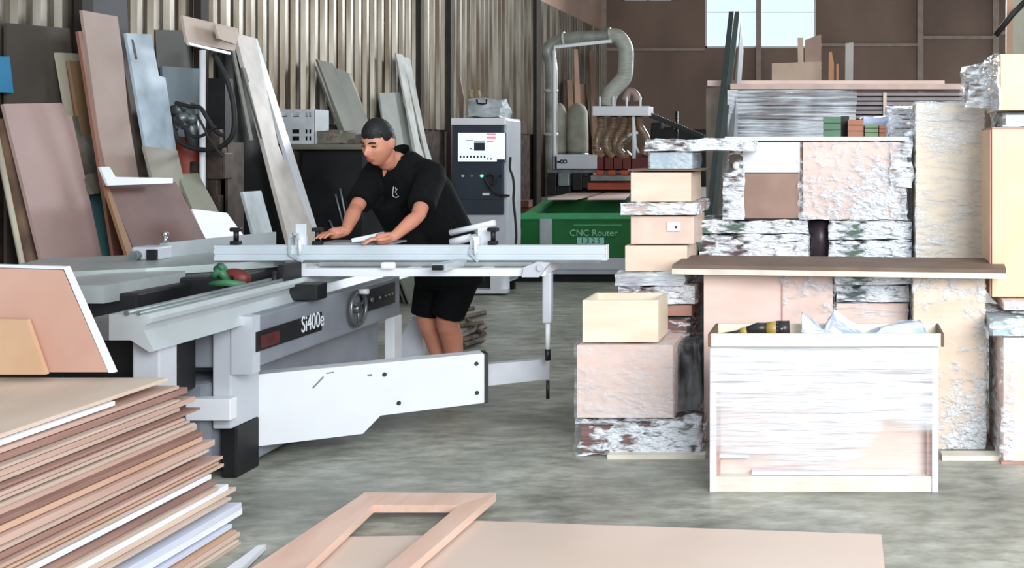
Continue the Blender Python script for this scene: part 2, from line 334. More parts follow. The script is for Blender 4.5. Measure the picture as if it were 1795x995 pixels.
# round timber
m = MB(); a = PP(2, 210, (1,0,0.2,-4.42)); b = PP(58, 470, (1,0,0.2,-4.42)); d = b-a; b = a+d*((a.z-0.05)/-d.z)
m.tube([a, b], 0.055, 12); tag(m.build('timber_pole', mat('brown_timber', (128,98,76), 0.7, c2=(74,56,46), scale=5)), 'round brown timber pole along the left edge of the pink sheet', 'pole')
m = MB(); a = PP(-6, 240, (1,0,0.2,-4.2)); b = PP(20, 370, (1,0,0.2,-4.2)); d = b-a; b = a+d*((a.z-0.03)/-d.z)
m.tube([a, b], 0.014, 8); tag(m.build('thin_stick', lm('cream_batten', (190,182,160))), 'thin pale stick left of the brown timber pole', 'stick')
# boards at the far end of the left wall
rp = lm('reddish_plank', (168,132,112), (140,108,90))
for i, (q, lab) in enumerate((
    ([(990,140),(1002,140),(1012,260),(998,260)], 'reddish plank just left behind the grey dust bags'),
    ([(1016,148),(1026,146),(1040,270),(1026,270)], 'reddish plank rising behind the right grey dust bag'),
    ([(1035,88),(1043,90),(1052,270),(1040,270)], 'tall narrow plank reaching nearest the duct elbow'),
    ([(1006,86),(1013,86),(1022,260),(1010,260)], 'slender orange plank standing left of the tall narrow plank'))):
    lean('plank', lab, 'plank', q, 0.12, 0.15+0.05*i, rp)
m = MB(); a = px(880, 932, 248, 360, 14.5)
for i in range(7):
    for j in range(2):
        z = i*0.105; m.box(a[0]+j*0.2+(i%2)*0.05, a[0]+j*0.2+0.185+(i%2)*0.05, 14.4, 14.6, z, z+0.095, 0.006)
tag(m.build('brick_stack', mat('red_brick', (140,88,68), 0.8, c2=(90,60,50), scale=12)), 'small stack of red bricks on the floor behind the control cabinet', 'bricks')

# cable frame with pole, tank, hoses
Yc = 7.5
root = thing('cable_stand', 'white upright pole with looped cables and metal machinery by the wall', 'machine', (P(355,250,Yc).x, Yc, 0))
m = MB(); x = P(355,0,Yc).x; m.tube([(x,Yc,0.0),(x,Yc,P(0,88,Yc).z)], 0.02, 10); m.build('pole', white, root)
m = MB(); m.box(x-0.2, x+0.2, Yc-0.1, Yc+0.3, 0, 0.06); m.box(x-0.02, x+0.1, Yc+0.1, Yc+0.2, 0.06, 1.9); m.build('frame', darkm, root)
for w, pts in enumerate(([(375,95),(398,140),(410,190),(408,235),(385,258),(350,262),(315,248),(300,215)], [(308,180),(330,186),(350,188),(362,205),(378,230),(392,238)], [(310,205),(325,225),(340,240),(360,235),(378,222)], [(345,200),(358,225),(368,245),(390,275)])):
    m = MB(); m.tube([P(u, v, Yc-0.12-0.03*w) for u, v in pts], 0.017-0.003*w, 8, sub=5); m.build('hose', rubber, root)
m = MB(); q = P(328,262,Yc+0.15); m.tube([(q.x,q.y,0.35),(q.x,q.y,0.45),(q.x,q.y,q.z),(q.x,q.y,q.z+0.09)], [0.10,0.13,0.13,0.06], 16); m.tube([(q.x,q.y,0.06),(q.x,q.y,0.36)], 0.05, 10); m.build('tank', mat('dull_red_paint', (150,66,50), 0.5), root)
m = MB()
for i in range(8):
    u = random.uniform(312,342); v = random.uniform(182,232); q = P(u, v, Yc+0.0); r = random.uniform(0.025,0.05)
    m.tube([q, q+Vector((random.uniform(-.09,.09), random.uniform(-.04,.04), random.uniform(-.09,.09)))], r, 10)
m.tube([P(328,182,Yc+0.1), (P(328,0,Yc).x, Yc+0.1, P(0,262,Yc).z)], 0.05, 10)
m.build('motor', steel, root)
m = MB()
for i in range(9):
    q = P(random.uniform(352,392), random.uniform(240,400), Yc+0.1); s = random.uniform(0.03,0.07); m.box(q.x-s, q.x+s, q.y-s, q.y+s, q.z-s*1.6, q.z+s*1.6, 0.008)
m.box(P(362,0,Yc).x, P(385,0,Yc).x, Yc+0.1, Yc+0.3, 0, 1.45)
m.build('gearbox', mat('brown_metal', (92,76,66), 0.55, 0.3, c2=(54,46,42), scale=9), root)

# junk bench behind the worker
bx0, bx1, bz, _ = px(492, 645, 0, 252, 9.2)
root = thing('dark_workbench', 'dark steel bench with rounded top carrying a white crate', 'workbench', ((bx0+bx1)/2, 9.4, 0))
m = MB(); m.box(bx0, bx1, 9.15, 9.75, bz-0.05, bz, 0.02); m.build('bench_top', mat('grey_bench_top', (120,118,108), 0.6), root)
m = MB(); m.box(bx0+0.15, bx1-0.06, 9.25, 9.7, 0.02, bz-0.05, 0.01); m.build('cabinet_body', darkm, root)
m = MB(); m.box(bx0+0.03, bx0+0.12, 9.2, 9.3, 0, bz-0.05, 0.01); m.build('leg', mat('brown_metal', (92,76,66)), root)
for u, v0, v1 in ((588,340,395), (596,330,400), (577,385,415)):
    m = MB(); m.tube([P(u,v0,9.22), P(u+14,v1,9.22)], 0.01, 6); m.build('rod', steel, root)
crate = mat('white_crate_plastic', (216,222,226), 0.45)
cx0, cx1, cz0, cz1 = px(491, 556, 192, 250, 9.25); cz0 = bz; cz1 += 0.0
root = thing('plastic_crate', 'white slotted plastic crate on the dark workbench', 'crate', ((cx0+cx1)/2, 9.4, bz))
m = MB(); t = 0.015; m.box(cx0, cx1, 9.45, 9.46, cz0, cz1)
m.box(cx0, cx1, 9.21, 9.45, cz0, cz0+t)
m.box(cx1-t, cx1, 9.2, 9.45, cz0, cz1); m.box(cx0, cx0+t, 9.2, 9.45, cz0, cz1)
w = cx1-cx0; h = cz1-cz0
cols = [0, 0.1, 0.27, 0.33, 0.5, 0.78, 0.83, 0.9, 1.0]
for a, b in ((0, 0.10), (0.2, 0.33), (0.45, 0.76), (0.97, 1)): pass
for z0, z1 in ((0, 0.1), (0.22, 0.3), (0.42, 0.78), (0.92, 1.0)): m.box(cx0, cx1, 9.195, 9.21, cz0+z0*h, cz0+z1*h)
for a, b in ((0, 0.08), (0.28, 0.40), (0.6, 0.76), (0.82, 0.86), (0.92, 1.0)): m.box(cx0+a*w, cx0+b*w, 9.196, 9.209, cz0, cz1)
m.build('crate_body', crate, root)
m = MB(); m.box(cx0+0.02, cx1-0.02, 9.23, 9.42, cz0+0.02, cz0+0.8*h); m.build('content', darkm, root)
for i, (u, v, l, r, c, lb) in enumerate(((580,238,0.28,0.03,(110,104,90),'crumpled olive sack among scraps, left'), (605,243,0.30,0.025,(130,126,112),'folded pale rag among scraps, middle'), (622,246,0.26,0.02,(96,90,80),'dark rolled cloth among scraps, right'))):
    q = P(u, v, 9.4); m = crumple(q.x-l/2, q.x+l/2, 9.25, 9.6, bz+0.001, bz+0.05+0.02*(3-i), 0.03, 0.02, 9)
    tag(m.build('rag', lm('rag_%d' % i, c)), lb+' of the dark workbench', 'rag')
# ---------------------------------------------------------------- the sliding table saw
saw = thing('panel_saw', 'large white and grey sliding table saw in front of the worker', 'panel saw', (-2.7, 5.4, 0))
fx, ya, yb, zt, zb = -2.5, 4.6, 6.1, 0.695, 0.473
m = MB(); m.box(fx-0.6, fx, ya, yb, zb, zt, 0.012); m.build('side_cover', mgrey, saw)
m = MB(); m.prism([(fx-0.085, ya-0.03, zb-0.02), (fx+0.004, ya-0.03, zb-0.02), (fx+0.004, ya-0.03, zt), (fx-0.085, ya-0.03, zt+0.005)], (0, 0.06, 0)); m.build('corner_post', machine, saw)
m = MB(); m.box(fx-0.17, fx-0.09, ya-0.02, ya+0.2, 0.22, zb+0.22, 0.008); m.build('leg', machine, saw)
m = MB(); m.box(fx-0.155, fx-0.09, ya+0.02, ya+0.2, 0, 0.219, 0.008); m.build('foot', darkm, saw)  # lower end of the leg, its shade painted as a dark colour
m = MB(); m.box(fx-0.75, fx-0.12, ya+0.2, yb, 0.02, zb-0.002, 0.01); m.build('base_cabinet', mgrey, saw)
m = MB(); m.box(fx-0.045, fx+0.01, yb-0.1, yb, 0, zb, 0.006); m.build('leg', white, saw)
m = MB(); m.prism([(fx-0.05, yb+0.12, 0), (fx+0.08, yb+0.12, 0), (fx+0.08, yb+0.12, 0.42), (fx+0.03, yb+0.12, 0.45), (fx-0.05, yb+0.12, 0.32)], (0, 0.05, 0)); m.build('foot_plate', machine, saw)
plx = (1, 0, 0, fx+0.004)
def onface(pix, name, mm, ext=0.004, parent=saw, pl=plx):
    m = MB(); m.prism([PP(u, v, pl) for u, v in pix], (ext, 0, 0)); return m.build(name, mm, parent)
np_ = onface([(448,582),(563,546),(563,578),(448,617)], 'name_plate', black)
onface([(455,588),(488,578),(488,600),(455,611)], 'badge', mat('dull_red_badge', (96,34,30), 0.6, c2=(60,26,24), scale=30), 0.006, np_)
panel = onface([(629,513),(691,493),(691,530),(640,547)], 'control_panel', black, 0.006)
for u, v, r in ((648,525,0.013), (662,521,0.008), (672,518,0.006), (678,516,0.006), (684,514,0.006)):
    q = PP(u, v, plx); m = MB(); m.tube([q+Vector((0.004,0,0)), q+Vector((0.018,0,0))], r, 12); m.build('button', steel, panel)
q = PP(618, 540, plx)
m = MB(); ring = [q+Vector((0.03, math.cos(a)*0.085, math.sin(a)*0.085)) for a in [i*math.pi/14 for i in range(29)]]
m.tube(ring, 0.011, 8, cap=False); m.tube([q, q+Vector((0.04,0,0))], 0.025, 12)
for a in (0.5, 2.6, 4.7): m.tube([q+Vector((0.03,0,0)), q+Vector((0.03, math.cos(a)*0.085, math.sin(a)*0.085))], 0.008, 6)
hw = m.build('hand_wheel', mat('handwheel_metal', (120,124,126), 0.3, 0.6), saw)
m = MB(); p = q+Vector((0.03, 0.0, 0.085)); m.tube([p, p+Vector((0.05,0,0))], 0.014, 10); m.build('handle', white, hw)
def text(s, name, loc, rot, size, mm, parent, ext=0.001, align='LEFT', sx=1.0):
    c = bpy.data.curves.new(name, 'FONT'); c.body = s; c.size = size; c.extrude = ext; c.align_x = align
    t_ = bpy.data.objects.new('tmp', c); COL.objects.link(t_); dg_ = bpy.context.evaluated_depsgraph_get(); me = bpy.data.meshes.new_from_object(t_.evaluated_get(dg_)); bpy.data.objects.remove(t_)
    me.materials.clear(); me.materials.append(mm); o = bpy.data.objects.new(name, me); COL.objects.link(o); o.rotation_euler = rot; o.scale = (sx, 1, 1)
    if parent is not None: o.parent = parent; o.location = Vector(loc)-wloc(parent)
    else: o.location = loc
    return o
q = PP(526, 583, plx); t = text('Si400e', 'lettering', q+Vector((0.006,0,0)), (math.pi/2, 0, math.pi/2), 0.105, white, np_, sx=0.78)
# sliding carriage beam
beam = [(-2.70, 0.795), (-2.56, 0.795), (-2.545, 0.78), (-2.545, 0.765), (-2.57, 0.755), (-2.57, 0.735), (-2.535, 0.66), (-2.55, 0.655), (-2.62, 0.70), (-2.70, 0.70)]
m = MB(); m.prism([(x, 3.98, z) for x, z in beam], (0, 3.3, 0)); m.build('carriage', alu, saw)
m = MB(); m.tube([(-2.63, 3.97, 0.802), (-2.63, 7.2, 0.802)], 0.010, 8); m.tube([(-2.585, 3.97, 0.80), (-2.585, 7.2, 0.80)], 0.008, 8); m.build('guide_rod', steel, saw)
m = MB(); m.box(-2.82, -2.70, 3.98, 7.2, 0.70, 0.77); m.build('carriage_bed', steel, saw)
m = MB(); m.box(-2.66, -2.56, 4.05, 4.16, 0, 0.70, 0.006); m.build('leg', machine, saw)
m = MB(); m.box(-3.4, -3.0, 4.6, 5.1, 0.03, 0.79, 0.01); m.build('dark_housing', darkm, saw)
m = MB(); m.box(-2.97, -2.68, 4.56, 5.1, 0.03, 0.42, 0.03); m.build('motor_housing', mat('grey_blue_housing', (128,132,142), 0.5), saw)
m = MB(); m.box(-3.0, -2.72, 4.15, 4.55, 0.40, 0.69, 0.01); m.build('shade_block', darkm, saw)  # dark block added to paint the shaded hollow under the carriage
# main table
T = (0, 0, 1, 0.85)
m = MB(); m.prism([PP(u, v, T) for u, v in [(20,466),(75,453),(225,447),(560,436),(600,440),(480,456),(375,463),(255,470),(118,476)]], (0, 0, -0.035)); m.build('main_table', casti, saw)
m = MB(); m.box(-3.9, -2.85, 4.98, 5.5, 0.1, 0.812, 0.01); m.build('main_body', darkm, saw)
T2 = (0, 0, 1, 0.835)
m = MB(); m.prism([PP(u, v, T2) for u, v in [(120,487),(205,476),(325,474),(325,476),(182,500),(125,500)]], (0, 0, -0.075)); m.build('extension_table', mat('extension_grey', (178,184,184), 0.45, 0.2), saw)
m = MB(); q = PP(220, 485, T2); m.box(q.x-0.05, q.x+0.05, q.y-0.03, q.y+0.1, 0, 0.76); m.build('leg', darkm, saw)
# green blade guard parts under the rail
m = MB()
for a, b in (((372,487),(395,470)), ((380,470),(398,492)), ((392,476),(386,466)), ((365,497),(430,500))):
    m.tube([P(*a, 5.0), P((a[0]+b[0])/2, (a[1]+b[1])/2-3, 4.97), P(*b, 5.0)], 0.017, 8)
m.build('blade_guard', mat('green_plastic', (70,130,92), 0.5), saw)
m = MB(); m.ball(P(410,488,5.1), 0.06, (1.3, 0.7, 0.8)); m.build('riving_cover', mat('dark_red_plastic', (110,38,34), 0.5), saw)
# rip fence on the table
fa, fb = PP(280, 452, T), PP(470, 430, T)
d = (fb-fa); fp = (-d.y, d.x)
m = MB(); m.prism([fa, fb, fb+Vector((0,0,0.075)), fa+Vector((0,0,0.075))], (0.02, 0.05, 0)); m.build('rip_fence', alu, saw)
q = PP(256, 455, T); m = MB(); m.box(q.x-0.06, q.x+0.07, q.y-0.02, q.y+0.1, 0.85, 0.915, 0.01); rb = m.build('fence_block', machine, saw)
m = MB(); p = P(240, 448, q.y-0.02); m.tube([p+Vector((0,-0.03,0)), p+Vector((0,0.0,0))], 0.025, 16); m.tube([p+Vector((0,-0.036,0)), p+Vector((0,-0.03,0))], 0.012, 12); m.build('knob', steel, rb)
m = MB(); p = P(268, 446, q.y-0.02); m.box(p.x-0.025, p.x+0.025, p.y-0.012, p.y, p.z-0.025, p.z+0.025); m.build('latch', black, rb)
m = MB(); p = P(290, 424, q.y+0.05); m.tube([(p.x,p.y,0.93), (p.x, p.y, p.z+0.03)], [0.014, 0.01], 8); m.ball((p.x,p.y,p.z+0.04), 0.016, sub=2); m.build('lever', mat('chrome', (220,220,220), 0.15, 1.0), rb)
# crosscut fence rail
RY = 5.30
x0, x1, z0, z1 = px(375, 1062, 430, 457, RY); z0 = 0.858; z1 = 0.93
rail = [(0, 0), (0, 0.018), (0.006, 0.020), (0.006, 0.030), (0, 0.032), (0, 0.052), (0.005, 0.054), (0.005, 0.060), (0, 0.062), (0, 0.074), (0.045, 0.074), (0.045, 0)]
m = MB(); m.prism([(x0, RY+a, z0+b) for a, b in rail], (x1-x0, 0, 0)); fr = m.build('crosscut_fence', mat('fence_aluminium', (222,230,236), 0.3, 0.15, c2=(206,216,222), scale=3), saw)
m = MB(); m.box(x1, x1+0.006, RY-0.002, RY+0.047, z0, z0+0.076, 0.002); m.build('end_cap', white, fr)
m = MB(); m.box(x0+0.35, x1-0.02, RY-0.004, RY+0.0, z0-0.012, z0+0.002); m.build('scale_strip', steel, fr)
for u in (408, 552, 861):
    p = P(u, 432, RY); h = 0.075
    m = MB(); m.box(p.x-0.022, p.x+0.022, RY+0.01, RY+0.045, z1+0.002, z1+0.022, 0.004); m.tube([(p.x, RY+0.03, z1+0.02), (p.x, RY+0.03, z1+h)], 0.012, 10)
    m.box(p.x-0.026, p.x+0.026, RY+0.015, RY+0.045, z1+h-0.008, z1+h+0.012, 0.005); m.build('clamp_knob', black, fr)
clear = film('clear_stop_plastic', 0.45, 0.8, (1,1,1), 4, bump=0.2)
for u, w in ((522, 0.030), (829, 0.022)):
    p = P(u, 432, RY); m = MB()
    prof = [(-0.034, 0.028), (-0.036, 0.055), (-0.036, 0.11), (-0.02, 0.135), (0.0, 0.125), (0.015, 0.09)] if u < 600 else [(-0.014, 0.04), (-0.004, 0.06), (-0.004, 0.11), (0.004, 0.125)]
    pts = [(p.x+0.03, RY-0.016, z0-0.005)]+[(p.x+a, RY-0.012, z0+b) for a, b in prof]
    for i in range(len(pts)-1):
        a, b = Vector(pts[i]), Vector(pts[i+1]); n = (b-a).cross(Vector((0,1,0))).normalized()*0.006
        m.prism([a-n, b-n, b+n, a+n], (0, 0.01 if i == 0 else 0.045, 0))
    st = m.build('flip_stop', alu, fr)
    m = MB(); m.box(p.x+0.002, p.x+0.03, RY-0.006, RY+0.04, z1+0.002, z1+0.045, 0.006); m.tube([(p.x+0.016, RY-0.012, z0+0.03), (p.x+0.016, RY-0.012, z1+0.03)], 0.008, 8); m.build('stop_block', white, st)
p = P(533, 410, RY); m = MB(); m.box(P(517,0,RY).x, P(536,0,RY).x, RY+0.005, RY+0.010, z1, P(0,392,RY).z, 0.004); m.build('stop_guard', clear, fr)
# rear stop arm at right
m = MB(); a, b = P(789, 408, 5.6), P(868, 390, 5.6); m.tube([a, b], 0.016, 8); a, b = P(790, 425, 5.5), P(826, 416, 5.5); m.tube([a, b], 0.02, 8); m.build('stop_arm', white, saw)
m = MB(); m.box(P(846,0,5.45).x, P(870,0,5.45).x, 5.38, 5.42, 0.90, P(0,398,5.4).z); m.build('stop_mount', white, saw)
# crosscut table frame
fz0, fz1, fy = 0.797, 0.834, 5.15
m = MB(); m.box(-2.60, -1.42, fy, fy+0.05, fz0, fz1, 0.004); m.box(-2.60, -1.50, 5.5, 5.55, fz0, fz1, 0.004)
for x in (-2.60, -2.1, -1.75, -1.5): m.box(x, x+0.05, fy+0.05, 5.5, fz0, fz1)
ct = m.build('crosscut_table', white, saw)
m = MB(); m.box(-2.635, -2.585, fy-0.02, fy+0.06, fz0-0.005, fz1+0.02, 0.004); m.build('end_block', machine, ct)
m = MB()
for i in range(4): m.box(-2.55, -1.52, 5.25+i*0.07, 5.29+i*0.07, fz1, fz1+0.018, 0.004)
m.build('slat', mat('slat_grey', (176,180,180), 0.4, 0.4), ct)
m = MB(); a = [P(757,476,5.05), P(780,476,5.05), P(818,462,5.28), P(800,458,5.28)]
m.prism([Vector((p.x, p.y, fz1+0.001)) for p in a], (0, 0, 0.032)); sl = m.build('extension_slide', alu, ct)
m = MB(); m.box(a[0].x+0.004, a[1].x-0.004, 5.035, 5.05, fz1+0.005, fz1+0.028, 0.004); m.build('slide_cap', black, sl)
m = MB(); p = P(680, 466, fy-0.02); m.box(p.x-0.032, p.x+0.032, fy-0.03, fy, p.z-0.015, p.z+0.018, 0.01); m.build('stop_pad', white, ct)
m = MB(); p = P(940, 468, fy); m.prism([(p.x-0.06, fy-0.03, fz0), (p.x+0.02, fy-0.03, fz0), (p.x+0.07, fy-0.03, fz1+0.03), (p.x+0.01, fy-0.03, fz1+0.035), (p.x-0.05, fy-0.03, fz1+0.01)], (0, 0.03, 0)); m.tube([(p.x+0.03, fy-0.045, fz1+0.01), (p.x+0.03, fy, fz1+0.01)], 0.016, 12); m.build('pivot_bracket', machine, ct)
# black bracket to the carriage
m = MB(); p = P(520, 495, 5.05); m.box(p.x-0.055, p.x-0.02, 4.98, 5.14, 0.72, 0.87, 0.006); m.box(p.x-0.055, p.x+0.11, 5.02, 5.12, 0.70, 0.775, 0.006)
m.tube([(p.x-0.06, 4.97, 0.73), (p.x-0.06, 4.97, 0.84)], 0.012, 8); m.build('clamp_bracket', darkm, saw)
m = MB(); m.box(p.x-0.06, p.x-0.05, 4.96, 4.99, 0.70, 0.74); m.build('clamp_tip', white, saw)
# telescopic support
sx = -1.465; m = MB(); m.box(sx-0.022, sx+0.022, 5.33, 5.38, 0.545, 0.797, 0.01); m.build('support_column', machine, saw)
m = MB(); m.tube([(sx, 5.355, 0.41), (sx, 5.355, 0.56)], 0.012, 10); m.build('support_rod', white, saw)
m = MB(); m.tube([(sx, 5.355, 0.36), (sx, 5.355, 0.415)], 0.014, 8); m.tube([(sx, 5.355, 0.17), (sx, 5.355, 0.26)], 0.009, 8); m.build('pin', black, saw)
# swing arm and its white cover
A, B = Vector((-2.70, 4.75)), Vector((-1.75, 5.28)); pv = vplane(A.x, A.y, B.x, B.y); n = Vector((-(B-A).y, (B-A).x, 0)).normalized()
pts = [PP(u, v, pv) for u, v in [(402,666),(410,660),(846,619),(852,622),(852,703),(846,706),(667,728),(636,760),(410,787),(402,784)]]
m = MB(); m.prism(pts, n*0.09); ac = m.build('swing_arm_cover', mat('warm_white_cover', (226,228,232), 0.4, c2=(216,218,222), scale=1.5), saw)
m = MB(); m.prism([PP(u, v, pv)-n*0.004 for u, v in [(849,620),(856,619),(856,706),(849,706)]], n*0.098); m.build('end_cap', black, ac)
for u, v in ((835,637), (836,688), (674,656), (699,706)):
    q = PP(u, v, pv); m = MB(); m.tube([q-n*0.004, q+n*0.002], 0.010, 12); m.build('screw', black, ac)
m = MB(); m.b.free()
for pts in ([(547,679),(549,681),(568,661),(566,659)], [(572,653),(585,651),(585,653),(572,655)], [(644,656),(652,655),(652,659),(644,659)]):
    m = MB(); m.prism([PP(u, v, pv)-n*0.001 for u, v in pts], n*0.002); m.build('scratch', mat('scratch_grey', (120,122,126), 0.6), ac)
pts = [PP(u, v, pv)+n*0.02 for u, v in [(852,640),(965,630),(965,665),(852,678)]]
m = MB(); m.prism(pts, n*0.05); m.build('swing_arm', mat('arm_pale_grey', (196,198,204), 0.4), saw)
a = px(325, 403, 699, 737, 4.52); m = MB(); m.box(a[0], a[1], 4.52, 4.575, a[2], a[3], 0.004); m.build('swing_arm', white, saw)
q = P(408, 652, 4.7); m = MB(); m.tube([(q.x, q.y+0.05, 0.08), (q.x, q.y+0.05, 0.43)], 0.035, 12); m.tube([(q.x, q.y+0.05, 0.43), (q.x, q.y+0.05, 0.445), (q.x, q.y+0.05, 0.46)], [0.045, 0.05, 0.03], 16); m.tube([(q.x, q.y+0.05, 0.46), (q.x, q.y+0.05, 0.485)], 0.014, 8); m.build('pivot_joint', steel, saw)
# workpiece under the hands
m = MB(); m.box(P(560,0,5.36).x, P(690,0,5.36).x, 5.352, 5.52, 0.932, 0.94); tag(m.build('grey_offcut_board', mat('board_on_saw', (150,154,156), 0.5)), 'flat grey offcut lying on the saw under the hands', 'board')
m = MB(); m.box(P(570,0,5.4).x, P(680,0,5.4).x, 5.40, 5.50, 0.853, 0.931); m.build('stop_rest', steel, saw)
a = [P(616,418,5.36), P(668,407,5.45), P(675,411,5.45), P(664,420,5.36), P(617,425,5.34)]
m = MB(); m.prism(a, (0, 0.03, 0.0)); tag(m.build('white_profile', white), 'short white profile held between the two hands of the worker', 'profile')
# ---------------------------------------------------------------- control cabinet with screen
Yk = 10.5
x0, x1, zb, zt = px(793, 884, 207, 515, Yk)
cab = thing('control_cabinet', 'white and charcoal machine control cabinet with a lit screen', 'control cabinet', ((x0+x1)/2, Yk+0.3, 0))
z = lambda v: CH-(v-HY)/F*Yk
X = lambda u: (u-CX)/F*Yk
dk = mat('charcoal_enamel', (52, 60, 72), 0.45, c2=(46, 53, 64))
m = MB(); m.box(x0, x1, Yk+0.05, Yk+0.45, z(352), z(219), 0.008); m.box(x1-0.012, x1+0.02, Yk+0.03, Yk+0.47, z(490), z(210), 0.006); m.build('cabinet_body', machine, cab)
m = MB(); m.box(x0-0.01, x1+0.01, Yk-0.01, Yk+0.47, z(219), z(207), 0.006); m.build('top_cap', white, cab)
m = MB(); m.box(x0, x1-0.012, Yk, Yk+0.06, z(350), z(219), 0.006); fp = m.build('front_panel', dk, cab)
m = MB(); m.box(X(803), X(887), Yk-0.012, Yk, z(284), z(232)); sc = m.build('screen_bezel', dk, fp)
m = MB(); m.box(X(804), X(886), Yk-0.018, Yk-0.012, z(283), z(233)); s1 = m.build('screen', emit('screen_pale_blue', (198, 222, 240), 0.85), fp)
dkk = emit('screen_dark', (30, 36, 50), 0.3); rdd = emit('screen_red', (226, 120, 130), 0.8)
def rects(rs, name, mm, par, Y=Yk-0.0195):
    for a, b, c, d in rs: m = MB(); m.box(X(a), X(b), Y, Y+0.0015, z(d), z(c)); m.build(name, mm, par)
rects([(832,851,250,264),(832,851,247,248.2),(818,830,245.5,247),(824,829,260,261.5),(872,886,279,283)]+[(807+i*6,810+i*6,272.5,276.5) for i in range(8)]+[(854,856,277,280),(861,863,277,280)], 'display_block', dkk, cab)
rects([(854,870,233.5,236.5),(854,870,239,243),(854,866,246.5,249.5)], 'display_button', rdd, cab)
for u, c in ((812,(200,205,210)), (828,(120,124,130)), (845,(110,235,190)), (878,(16,17,18))):
    m = MB(); m.tube([(X(u), Yk-0.015, z(308)), (X(u), Yk+0.0, z(308))], 0.014, 14)
    m.build('button', emit('green_lamp', c, 1.2) if u == 845 else mat('button_%d' % c[0], c, 0.4), fp)
m = MB(); m.tube([P(u, v, Yk-0.06) for u, v in [(893,343),(880,342),(868,338),(862,330),(855,322),(851,312),(858,306),(866,308),(866,318),(858,330)]], 0.012, 8, sub=4); m.tube([P(u, v, Yk-0.02) for u, v in [(895,275),(894,295),(899,310),(901,330),(900,350),(903,380),(905,410),(904,430)]], 0.012, 8, sub=4); m.build('cable', rubber, cab)
m = MB(); m.box(X(846), X(858), Yk-0.006, Yk, z(342), z(338)); m.build('latch', white, cab)
m = MB(); m.prism([(X(793)-0.03,Yk,z(350)), (x1-0.012,Yk,z(350)), (x1-0.012,Yk,z(376)), (X(812),Yk,z(376)), (X(803),Yk,z(371))], (0, 0.4, 0)); m.build('keyboard_tray', dk, cab)
m = MB(); m.prism([(X(786),Yk+0.02,0.10), (x1,Yk+0.02,0.10), (x1,Yk+0.02,z(375)), (X(815),Yk+0.02,z(375)), (X(800),Yk+0.02,z(366)), (X(795),Yk+0.02,z(380)), (X(786),Yk+0.02,z(388))], (0, 0.42, 0)); lo = m.build('lower_body', machine, cab)
m = MB()
for a, b, c, d in ((793,893,468,476), (793,893,505,512), (798,804,476,505), (828,838,476,505), (865,884,476,505)): m.box(X(a), X(b), Yk-0.10, Yk+0.0, z(d), z(c), 0.004)
m.box(X(793), X(893), Yk-0.02, Yk+0.01, z(512), z(468)); m.build('lower_frame', white, cab)
m = MB(); m.box(X(805), X(827), Yk-0.03, Yk-0.021, z(504), z(477)); m.box(X(839), X(864), Yk-0.03, Yk-0.021, z(504), z(477)); m.build('vent', black, cab)
m = MB()
for xx in (x0+0.05, x1-0.05):
    for yy in (Yk+0.05, Yk+0.4): m.box(xx-0.03, xx+0.03, yy-0.03, yy+0.03, 0, 0.11)
m.build('caster', black, cab)
bx = thing('white_sack', 'plump pale sack with a dark printed mark sitting on the control cabinet', 'sack', (X(840), Yk+0.2, z(207)))
m = crumple(X(815), X(872), Yk+0.08, Yk+0.36, z(207)+0.001, z(173), 0.03, 0.035, 7); m.build('bag', mat('sack_cloth', (196, 204, 208), 0.6, c2=(150,160,160), scale=9), bx)
m = MB(); m.tube([P(836,174,Yk+0.06), P(837,181,Yk+0.045), P(846,182,Yk+0.045), P(853,181,Yk+0.045), P(853,174,Yk+0.06)], 0.008, 6); m.build('printed_mark', black, bx)
m = MB(); m.tube([P(826,172,Yk+0.2), P(824,158,Yk+0.2), P(828,160,Yk+0.2)], [0.03,0.012,0.02], 8); m.tube([P(841,172,Yk+0.2), P(839,158,Yk+0.2)], 0.015, 8); m.build('tied_top', mat('tan_knot', (180,160,120), 0.6), bx)
m = MB(); m.prism([P(803,135,Yk+0.33), P(806,135,Yk+0.33), P(813,170,Yk+0.33), P(812,207,Yk+0.33), P(805,207,Yk+0.33)], (0,0.02,0)); tag(m.build('wood_offcut', lm('brown_plank', (120,104,92))), 'thin brown offcut sticking up behind the pale sack on the cabinet', 'offcut')

# ---------------------------------------------------------------- green router table and its gantry
Yg = 11.4; g = lambda v, Y=Yg: CH-(v-HY)/F*Y; gx = lambda u, Y=Yg: (u-CX)/F*Y
green = mat('green_enamel', (22, 112, 52), 0.45, c2=(18, 98, 44), scale=2)
greenl = mat('light_green_rail', (74, 168, 110), 0.4)
cnc = thing('router_machine', 'large green router machine with gantry, hoses and dust duct', 'router machine', (gx(1050), 12.6, 0))
gxe = gx(1215)
m = MB(); m.box(gx(913), gxe, Yg, Yg+0.06, g(455), g(382), 0.01); m.box(gx(913), gx(913)+0.05, Yg+0.06, 13.5, g(455), g(382)); m.build('front_panel', green, cnc)
m = MB(); m.box(gx(913)-0.01, gxe, Yg-0.03, Yg+0.05, g(384), g(374), 0.006)
q0, q1 = Vector((gx(913), Yg+0.05, g(376))), Vector((gx(955,12.6), 12.6, g(350,12.6)))
m.prism([q0, q1, q1+Vector((0.1,0,0)), q0+Vector((0.1,0,0))], (0, 0, -0.04)); m.build('rail', greenl, cnc)
m = MB(); m.box(gx(955,12.6), gxe, 12.6, 12.66, 0.3, g(352,12.6)); m.box(gx(913)+0.05, gxe, Yg+0.06, 12.6, 0.3, 0.36); m.build('inner_panel', green, cnc)
m = MB(); m.box(gx(948), gx(969), Yg-0.05, Yg-0.005, g(455), g(383)-0.0, 0.01); m.build('grey_strap', mat('strap_grey', (168,176,180), 0.5), cnc)
m = MB(); m.box(gx(1006), gx(1091), Yg-0.012, Yg, g(396), g(393)); m.build('trim_line', greenl, cnc)
